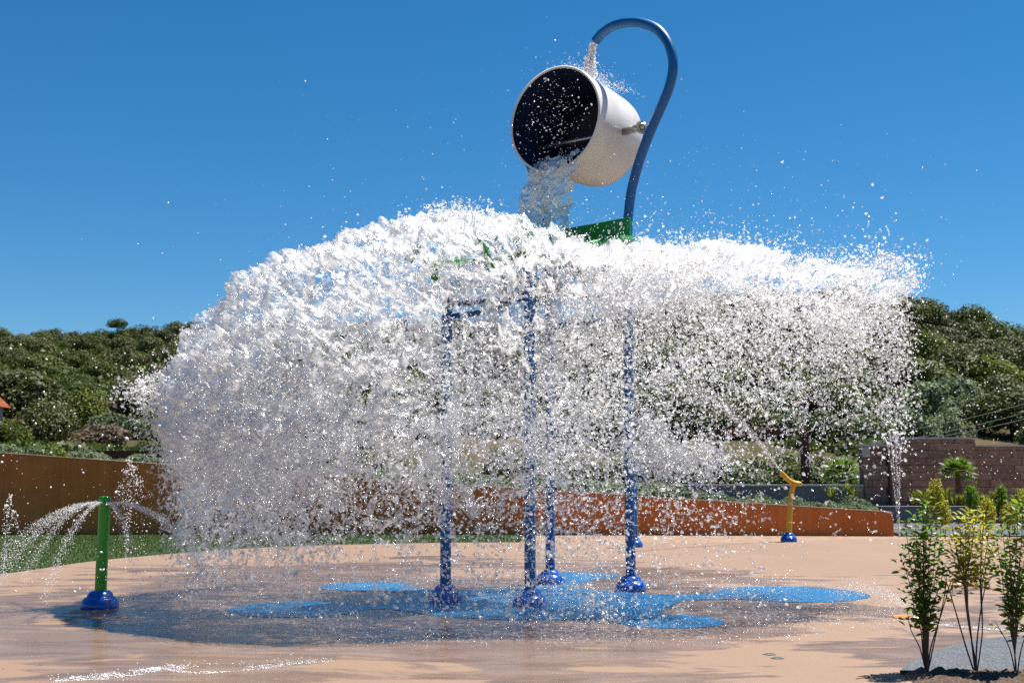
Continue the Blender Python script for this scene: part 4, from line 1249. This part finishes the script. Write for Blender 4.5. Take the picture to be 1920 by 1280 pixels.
# pale low walls in the distance there
e = empty('low_wall', at(1470, 925, 38).to_tuple()); o0 = e.location.copy()
p0, p1 = at(1180, 916, 38), at(1616, 910, 38)
mb = MB(); mb.box(((p0 + p1) / 2 - o0) + Vector((0, 0, -0.3)), ((p1 - p0).length, 0.3, 0.66)); mb.build('wall_body', M['grey_wall'], e)
mb = MB(); mb.box(((p0 + p1) / 2 - o0) + Vector((0, 0, 0.06)), ((p1 - p0).length, 0.36, 0.05)); mb.build('coping', M['white_wall'], e)
tag(e, 'low grey wall with pale coping running behind the yellow cannon', 'wall')

# ------------------------------------------------------------------ stone wall on the right
SW_Y = 38.0
sw = empty('stone_wall', (at(1640, 960, SW_Y).x, SW_Y, 0))
so = sw.location.copy()
def xz(px, py, Y=SW_Y):
    p_ = at(px, py, Y); return p_.x - so.x, p_.z
secs = [(1622, 1668, 836, 0.25), (1668, 1829, 823, 0.0), (1829, 2120, 837, 0.12)]
block_meshes = []
for i in range(6):
    mb = MB(); rr_ = random.Random(i)
    random.seed(100 + i)
    mb.box((0, 0, 0), (1, 0.12, 1), None, 0.0)
    me = bpy.data.meshes.new('stone_block'); me.from_pydata(mb.v, [], mb.f)
    bm = bmesh.new(); bm.from_mesh(me)
    bmesh.ops.recalc_face_normals(bm, faces=bm.faces)
    for v_ in bm.verts: v_.co += Vector((rr_.uniform(-.01, .01), rr_.uniform(-.012, .012), rr_.uniform(-.02, .02)))
    bm.to_mesh(me); bm.free(); me.materials.append(M['stone']); block_meshes.append(me)
for (pa, pb, pt, dy) in secs:
    xa, zt = xz(pa, pt); xb, _ = xz(pb, pt)
    mb = MB(); mb.box(((xa + xb) / 2, 0.28 + dy, zt / 2 - 0.02), (xb - xa, 0.4, zt + 0.0)); core = mb.build('wall_core', M['mortar'], sw)
    mb = MB(); mb.box(((xa + xb) / 2, 0.22 + dy, zt + 0.03), (xb - xa + 0.06, 0.66, 0.06)); mb.build('capstone', M['white_wall'], sw)
    z = 0.25; hrow = 0.235; row = 0
    while z < zt - 0.02:
        hh = min(hrow, zt - z - 0.005)
        x = xa + 0.01 - (0.3 if row % 2 else 0.0)
        while x < xb - 0.02:
            w = rd.uniform(0.5, 0.95); x1 = min(x + w, xb - 0.01); x0_ = max(x, xa + 0.005)
            if x1 - x0_ > 0.08 and at(960, 640, 1) is not None and (so.x + x0_) / SW_Y < 0.47:
                o = link_mesh('stone_block', rd.choice(block_meshes), None, sw)
                o.location = ((x0_ + x1) / 2, 0.03 + dy + rd.uniform(-0.012, 0.012), z + hh / 2)
                o.scale = (x1 - x0_ - 0.012, 1, hh - 0.012)
            x += w
        z += hrow; row += 1
xa, zt = xz(1616, 838); xb, zb = xz(1630, 856)
mb = MB(); mb.box(((xa + xb) / 2, -0.02, (zt + zb) / 2), (xb - xa, 0.1, zt - zb)); mb.build('pale_panel', M['white_wall'], sw)
tag(sw, 'brown stone block wall with stepped pale capstones behind the palm', 'wall')
# grey planter wall in front of it
e = empty('planter_wall', (gp(1640, 978).x, 34.2, 0))
mb = MB(); mb.box((8.0, 0, 0.20), (16, 0.28, 0.46)); mb.build('wall_body', M['grey_wall'], e)
mb = MB(); mb.box((8.0, 0, 0.452), (16.05, 0.34, 0.04)); mb.build('coping', M['grey_wall'], e)
tag(e, 'low grey concrete planter wall in front of the brown stone wall', 'planter')
mb = MB(); mb.prism([(gp(1640, 978).x, 34.4), (40, 34.4), (40, 37.9), (gp(1640, 978).x, 37.9)], 0.0, 0.36)
tag(mb.build('planter_soil', M['dirt']), kind='structure')

# fan palms
def frond_mesh(seed):
    r_ = random.Random(seed); mb = MB()
    n = 17
    for i in range(n):
        a = math.radians(-78 + 156 * i / (n - 1)); L = 0.42 * (0.75 + 0.25 * math.cos(a)) * r_.uniform(0.92, 1.05)
        d = Vector((math.sin(a), 0, math.cos(a))); b0 = Vector((0, 0, 0.0))
        tip = d * L + Vector((0, -0.10 * L - 0.05 * abs(math.sin(a)), 0)); midp = d * L * 0.55 + Vector((0, 0.02, 0))
        sd_ = Vector((math.cos(a), 0, -math.sin(a))) * 0.022
        mb.add([b0, midp - sd_, midp + Vector((0, 0.012, 0)), midp + sd_, tip], [(0, 1, 2), (0, 2, 3), (1, 4, 2), (2, 4, 3)])
    mb.tube([(0, 0.02, -0.42), (0, 0, -0.2), (0, 0, 0.02)], [0.012, 0.009, 0.006], 5)
    me = bpy.data.meshes.new('frond'); me.from_pydata(mb.v, [], mb.f); me.materials.append(M['palm']); return me
FR = [frond_mesh(i) for i in range(3)]
def palm(px, py_base, py_top, Y, z0, label, nf=26, sc=1.0):
    p_ = at(px, py_base, Y); e = empty('fan_palm', (p_.x, Y, z0))
    hc = at(px, py_top, Y).z - z0
    mb = MB(); mb.tube([(0, 0, 0), (0.02, 0, hc * 0.5), (0, 0, hc)], [0.16 * sc, 0.15 * sc, 0.10 * sc], 12); mb.build('trunk', M['bark'], e)
    for i in range(nf):
        o = link_mesh('frond', FR[i % 3], None, e)
        az = i * 2.39996; el = math.radians(12 + 95 * (i / nf) ** 0.9)      # lean from upright
        d = Vector((math.cos(az) * math.sin(el), math.sin(az) * math.sin(el), math.cos(el)))
        o.rotation_euler = d.to_track_quat('Z', 'Y').to_euler()
        o.location = Vector((0, 0, hc)) + d * 0.42 * sc
        o.scale = (1.35 * sc,) * 3
    tag(e, label, 'palm')
palm(1797, 930, 890, 36.5, 0.36, 'fan palm with short dark trunk before the brown stone wall', 24, 0.68)
palm(1580, 915, 893, 39.5, 0.4, 'small fan palm left of the stone wall behind low planting', 22, 0.8)

# shrubs and grasses round the planter
cm('varieg', M['variegated'], 3, flat=1.35, nleaf=1500, leaf=0.085, up=0.8)
cm('privet', M['privet'], 3, flat=1.35, nleaf=1500, leaf=0.085, up=0.8)
def upright_shrub(px, py_base, py_top, Y, z0, wpx, kind, label, group=None):
    b = at(px, py_base, Y); tpz = at(px, py_top, Y).z
    e = empty('upright_shrub', (b.x, Y, z0), rd.uniform(0, 6))
    H = tpz - z0; w = wpx / F * Y * 0.5
    c_ = link_mesh('crown', rd.choice(CROWNS[kind]), None, e)
    c_.scale = (w * 1.15, w * 1.15, H * 0.36); c_.location = (0, 0, H * 0.56)
    for k in range(3):
        s = link_mesh('stem', TRUNKS[k], None, e); s.scale = (0.22, 0.22, H * 0.55); s.rotation_euler = (rd.uniform(-.14, .14), rd.uniform(-.14, .14), k)
    tag(e, label, 'shrub', group)
upright_shrub(1757, 1003, 884, 27.0, -0.02, 36, 'varieg', 'tall narrow yellow shrub rising behind the dark green front shrub')
upright_shrub(1772, 1003, 925, 26.8, -0.02, 30, 'varieg', 'small pale yellow shrub beside the tall narrow yellow one')
upright_shrub(1826, 1003, 888, 27.2, -0.02, 30, 'privet', 'olive green shrub in front of the right side of the palm')
upright_shrub(1850, 1003, 915, 26.6, -0.02, 34, 'varieg', 'yellow shrub in the middle of the far shrub row')
upright_shrub(1878, 1003, 890, 27.1, -0.02, 36, 'privet', 'tall dark green shrub in the far row near the right edge')
upright_shrub(1893, 1003, 925, 26.6, -0.02, 34, 'varieg', 'yellowish shrub at the right end of the far shrub row')
upright_shrub(1926, 1003, 905, 27.0, -0.02, 34, 'varieg', 'yellow shrub cut by the right edge of the picture behind the planter')
def tuft_mesh(seed):
    r_ = random.Random(seed); mb = MB()
    for i in range(46):
        a = r_.uniform(0, 6.28); L = r_.uniform(0.3, 0.62); ln = r_.uniform(0.15, 0.7)
        d = Vector((math.cos(a), math.sin(a), 0)); sd_ = Vector((-math.sin(a), math.cos(a), 0)) * 0.011
        m_ = d * L * ln * 0.4 + Vector((0, 0, L * 0.7)); tp = d * L * ln + Vector((0, 0, L * (0.95 - 0.3 * ln)))
        mb.add([-sd_, sd_, m_ + sd_, m_ - sd_, tp], [(0, 1, 2, 3), (3, 2, 4)])
    me = bpy.data.meshes.new('blades'); me.from_pydata(mb.v, [], mb.f); return me
TUFT = [tuft_mesh(i) for i in range(3)]
for m_ in TUFT: m_.materials.append(M['lime'])
for i, px in enumerate([1715, 1735, 1775, 1790, 1808, 1838, 1856, 1872, 1905, 1918, 1560, 1590, 1602]):
    Y = 35.2 + rd.uniform(-0.3, 0.6) if px > 1640 else 37.3
    p_ = at(px, 950, Y)
    o = link_mesh('ornamental_grass', TUFT[i % 3], None); o.location = (p_.x, Y, 0.35 if px > 1640 else 0.5); o.rotation_euler = (0, 0, rd.uniform(0, 6)); o.scale = (1.3, 1.3, rd.uniform(0.9, 1.4))
    tag(o, 'tuft of yellow green ornamental grass growing along the planters', 'grass', 'ornamental grass tufts')

# lawn blades
nb = 60000
lp_np = np.array(lawn_poly)
bx_ = RNG.uniform(-13, gp(985, 1000).x, nb); by_ = RNG.uniform(15.5, WALL_L.y - 0.05, nb)
edge_x = np.array([p.x for p in pad_far[:60]]); edge_y = np.array([p.y for p in pad_far[:60]])
so_ = np.argsort(edge_x)
k = by_ > np.interp(bx_, edge_x[so_], edge_y[so_]) + 0.03
bx_, by_ = bx_[k], by_[k]; nb = len(bx_)
a = RNG.uniform(0, 6.28, nb); hgt = RNG.uniform(0.025, 0.06, nb); w = 0.006
B0 = np.stack([bx_ - w * np.cos(a), by_ - w * np.sin(a), np.full(nb, -0.012)], 1)
B1 = np.stack([bx_ + w * np.cos(a), by_ + w * np.sin(a), np.full(nb, -0.012)], 1)
B2 = np.stack([bx_ + RNG.normal(0, 0.015, nb), by_ + RNG.normal(0, 0.015, nb), hgt - 0.012], 1)
tag(link_mesh('lawn_grass', np_mesh('lawn_grass', np.stack([B0, B1, B2], 1).reshape(-1, 3), np.arange(nb * 3).reshape(-1, 3)), M['grass']),
    'short mown green grass between pad and ochre wall', 'grass', kind='stuff')

# ------------------------------------------------------------------ near shrubs with single leaves
def leaf_meshes(mt, n=3, L=0.064, W=0.031):
    out = []
    for i in range(n):
        r_ = random.Random(i + 60); curl = r_.uniform(0.1, 0.35); fold = r_.uniform(0.15, 0.4)
        vs = []; N = 5
        for k in range(N + 1):
            f = k / N; w = W * 0.5 * math.sin(math.pi * min(1, f * 0.94 + 0.06)) ** 0.8
            if k == N: w = 0.0005
            y = L * f; z = -curl * L * f * f
            vs += [(-w, y, z + fold * w), (0, y, z), (w, y, z + fold * w)]
        fs = []
        for k in range(N):
            a = k * 3
            fs += [(a, a + 1, a + 4, a + 3), (a + 1, a + 2, a + 5, a + 4)]
        me = bpy.data.meshes.new('leaf'); me.from_pydata(vs, [], fs); me.materials.append(mt)
        me.polygons.foreach_set('use_smooth', np.ones(len(fs), dtype=bool))
        out.append(me)
    return out
LEAF_D = leaf_meshes(M['privet']); LEAF_Y = leaf_meshes(M['variegated'], 3, 0.060, 0.023); LEAF_B = leaf_meshes(M['dry_leaf'], 1)
def near_shrub(name, base_px, stems, label, pick, nmax=290, seed=1, spacing=0.0115):
    r_ = random.Random(seed)
    b = gp(*base_px); b.z = 0.01
    e = empty(name, b)
    leaves = []
    for si, (pp, rad0, leaf_from, dens) in enumerate(stems):
        Y = b.y
        path = [Vector((0, 0, -0.03))]
        dy = r_.uniform(-0.12, 0.12)
        for i, (x, y) in enumerate(pp):
            f = (i + 1) / len(pp)
            path.append(at(x, y, Y + dy * f) - b)
        path = smooth_path(path, 6)
        mb = MB(); n = len(path)
        mb.tube(path, [rad0 * (1 - 0.8 * i / (n - 1)) + 0.0012 for i in range(n)], 7)
        mb.build('stem', M['bark'], e, True)
        # leaves along the stem
        acc = 0; az = r_.uniform(0, 6)
        for i in range(1, n):
            f = i / (n - 1)
            seg = path[i] - path[i - 1]; acc += seg.length
            if f < leaf_from: acc = 0; continue
            while acc > spacing / dens:
                acc -= spacing / dens; az += 2.4 + r_.uniform(-0.5, 0.5)
                td = seg.normalized(); ref = Vector((1, 0, 0)) if abs(td.x) < 0.8 else Vector((0, 1, 0))
                n1 = td.cross(ref).normalized(); n2 = td.cross(n1)
                outd = (n1 * math.cos(az) + n2 * math.sin(az))
                d = (outd * r_.uniform(0.6, 1.1) + Vector((0, 0, 1)) * r_.uniform(0.05, 0.9)).normalized()
                off = outd * r_.uniform(0, 0.055)
                leaves.append((path[i] + off - seg * r_.random(), d, r_.uniform(0.65, 1.15), si))
    r_.shuffle(leaves)
    ex = MB()
    for j, (p_, d, s, si) in enumerate(leaves):
        me = r_.choice(pick(p_, r_))
        q_ = d.to_track_quat('Y', 'Z') @ Quaternion((0, 1, 0), r_.uniform(-0.8, 0.8))
        if j < nmax:
            o = link_mesh('leaf', me, None, e); o.location = p_; o.rotation_mode = 'QUATERNION'; o.rotation_quaternion = q_; o.scale = (s, s, s)
        else:
            ex.add([q_ @ (v.co * s) + p_ for v in me.vertices], [tuple(pl.vertices) for pl in me.polygons])
    if ex.v:
        fo = ex.build('foliage', LEAF_D[0].materials[0] if pick is pick_dark else M['variegated'] if pick is pick_yel else M['privet'], e, True)
        fo['kind'] = 'stuff'
    tag(e, label, 'shrub', None)
def pick_dark(p_, r_): return LEAF_D if r_.random() < 0.93 else LEAF_Y
def pick_yel(p_, r_): return LEAF_Y if r_.random() < 0.9 else LEAF_D
def pick_mix(p_, r_): return LEAF_Y if r_.random() < (0.30 if p_.z < 1.05 else 0.1) else (LEAF_D if r_.random() < 0.97 else LEAF_B)
SA = []
rs = random.Random(3)
# dark green shrub: stems fan from the base and carry leafy upright shoots
for (mid, tipp) in [((1722, 1130), (1697, 975)), ((1727, 1130), (1716, 960)), ((1731, 1120), (1729, 935)), ((1735, 1120), (1742, 928)), ((1738, 1130), (1752, 950)),
                    ((1742, 1130), (1764, 985)), ((1716, 1150), (1688, 1040)), ((1730, 1140), (1737, 990)), ((1747, 1140), (1772, 1060)), ((1726, 1120), (1708, 1020)),
                    ((1733, 1125), (1724, 1000)), ((1742, 1120), (1753, 1010))]:
    SA.append(([(1737 + (mid[0] - 1737) * 0.3, 1225), ((1737 + mid[0]) / 2, 1180), mid, ((mid[0] + tipp[0]) / 2 + rs.uniform(-6, 6), (mid[1] + tipp[1]) / 2), tipp], 0.0042, rs.uniform(0.36, 0.5), 1.0))
for pp in [[(1745, 1215), (1765, 1150), (1785, 1085), (1784, 1130)], [(1725, 1215), (1708, 1180), (1700, 1140)], [(1750, 1210), (1770, 1120), (1776, 1070)]]:
    SA.append((pp, 0.005, 0.66, 0.7))
near_shrub('privet_shrub', (1738, 1262), SA, 'dark green leafy shrub at front right beside the orange floor spot', pick_dark, 290, 5)
SB = []
for (mid, tipp) in [((1806, 1085), (1785, 985)), ((1808, 1080), (1796, 970)), ((1810, 1075), (1808, 960)), ((1812, 1075), (1820, 955)), ((1815, 1075), (1832, 962)),
                    ((1838, 1085), (1846, 958)), ((1840, 1085), (1853, 985)), ((1806, 1090), (1779, 1010)), ((1812, 1080), (1815, 1000)), ((1838, 1085), (1838, 985)), ((1842, 1090), (1862, 1020)), ((1808, 1085), (1800, 1010))]:
    low = (1816, 1170) if mid[0] < 1825 else (1842, 1180)
    SB.append(([(1828 if mid[0] < 1825 else 1836, 1232), low, ((low[0] + mid[0]) / 2 - 1, 1125), mid, ((mid[0] + tipp[0]) / 2 + rs.uniform(-4, 4), (mid[1] + tipp[1]) / 2), tipp], 0.0045, rs.uniform(0.58, 0.64), 1.5))
for pp in [[(1812, 1215), (1790, 1140), (1776, 1095), (1768, 1075)], [(1832, 1200), (1845, 1110), (1860, 1080)], [(1808, 1100), (1790, 1080), (1765, 1050)]]:
    SB.append((pp, 0.006, 0.9, 0.6))
near_shrub('variegated_shrub', (1830, 1264), SB, 'yellow leaved shrub with bare thin stems, middle of the three front shrubs', pick_yel, 290, 9)
SC = []
for (mid, tipp) in [((1885, 1130), (1867, 1000)), ((1890, 1120), (1876, 965)), ((1896, 1110), (1888, 1000)), ((1900, 1110), (1909, 940)), ((1905, 1110), (1918, 930)),
                    ((1908, 1120), (1930, 950)), ((1912, 1130), (1945, 1000)), ((1893, 1130), (1870, 1060)), ((1899, 1120), (1893, 1030)), ((1905, 1120), (1912, 1030)), ((1912, 1130), (1934, 1060))]:
    SC.append(([(1903, 1228), ((1903 + mid[0]) / 2, 1180), mid, ((mid[0] + tipp[0]) / 2 + rs.uniform(-5, 5), (mid[1] + tipp[1]) / 2), tipp], 0.0042, rs.uniform(0.32, 0.5), 1.1))
for pp in [[(1893, 1215), (1875, 1180), (1866, 1165)], [(1915, 1215), (1935, 1160), (1950, 1130)]]:
    SC.append((pp, 0.004, 0.6, 0.6))
near_shrub('mixed_shrub', (1906, 1268), SC, 'green and yellow shrub cut by the right edge of the picture, front row', pick_mix, 290, 13)

# ------------------------------------------------------------------ house on the left edge and overhead cables
hb = at(0, 790, 75.0)
e = empty('house', (hb.x - 5.5, 75.0, terr(hb.x, 75) - 0.5))
zt = at(0, 756, 75).z - e.location.z
mb = MB(); mb.box((0, 2.5, zt / 2), (7.0, 5.0, zt)); wl = mb.build('wall', M['white_wall'], e)
mb = MB(); mb.add([(-3.9, -0.5, zt + 0.003), (3.85, -0.5, zt + 0.003), (3.85, 5.5, zt + 0.003), (-3.9, 5.5, zt + 0.003), (-3.9, 2.5, zt + 1.0), (3.85, 2.5, zt + 1.0)],
                  [(0, 1, 5, 4), (2, 3, 4, 5), (0, 4, 3), (1, 2, 5), (0, 3, 2, 1)])
mb.build('roof', M['roof_tile'], e)
for x in (-1.6, 1.8):
    mb = MB(); mb.box((x, -0.02, zt * 0.55), (1.0, 0.08, 1.1)); w_ = mb.build('window', M['dark_glass'], e)
    mb = MB(); mb.box((x, -0.05, zt * 0.55 - 0.6), (1.2, 0.16, 0.08)); mb.build('sill', M['white_wall'], w_)
tag(e, 'white house with orange tiled roof at the left edge below the hill', 'house')
for i, (pa, pb) in enumerate([((1560, 822), (1990, 738)), ((1600, 832), (1990, 768)), ((1520, 845), (1990, 756))]):
    a3, b3 = at(*pa, 70.0), at(*pb, 52.0)
    pts = [a3.lerp(b3, f) + Vector((0, 0, -0.35 * math.sin(math.pi * f))) for f in np.linspace(0, 1, 16)]
    mb = MB(); mb.tube(pts, 0.014, 6)
    tag(mb.build('overhead_cable', M['cable'], None, True), ['upper', 'lowest', 'middle'][i] + ' of three thin overhead cables crossing before the right hill', 'cable', 'overhead cables')

# small groups of look-alikes are told apart by their order from the left
from collections import defaultdict
_by = defaultdict(list)
for o in bpy.data.objects:
    if o.parent is None and 'group' in o.keys() and 'label' in o.keys(): _by[(o['group'], o['label'])].append(o)
_ord = ['leftmost', 'second from left', 'third from left', 'fourth from left', 'fifth from left', 'sixth from left']
for (g_, l_), obs in _by.items():
    if 1 < len(obs) <= 6:
        obs.sort(key=lambda o: o.location.x / max(1.0, o.location.y))
        for i, o in enumerate(obs):
            o['label'] = l_ + ', ' + ('rightmost' if i == len(obs) - 1 else _ord[i])
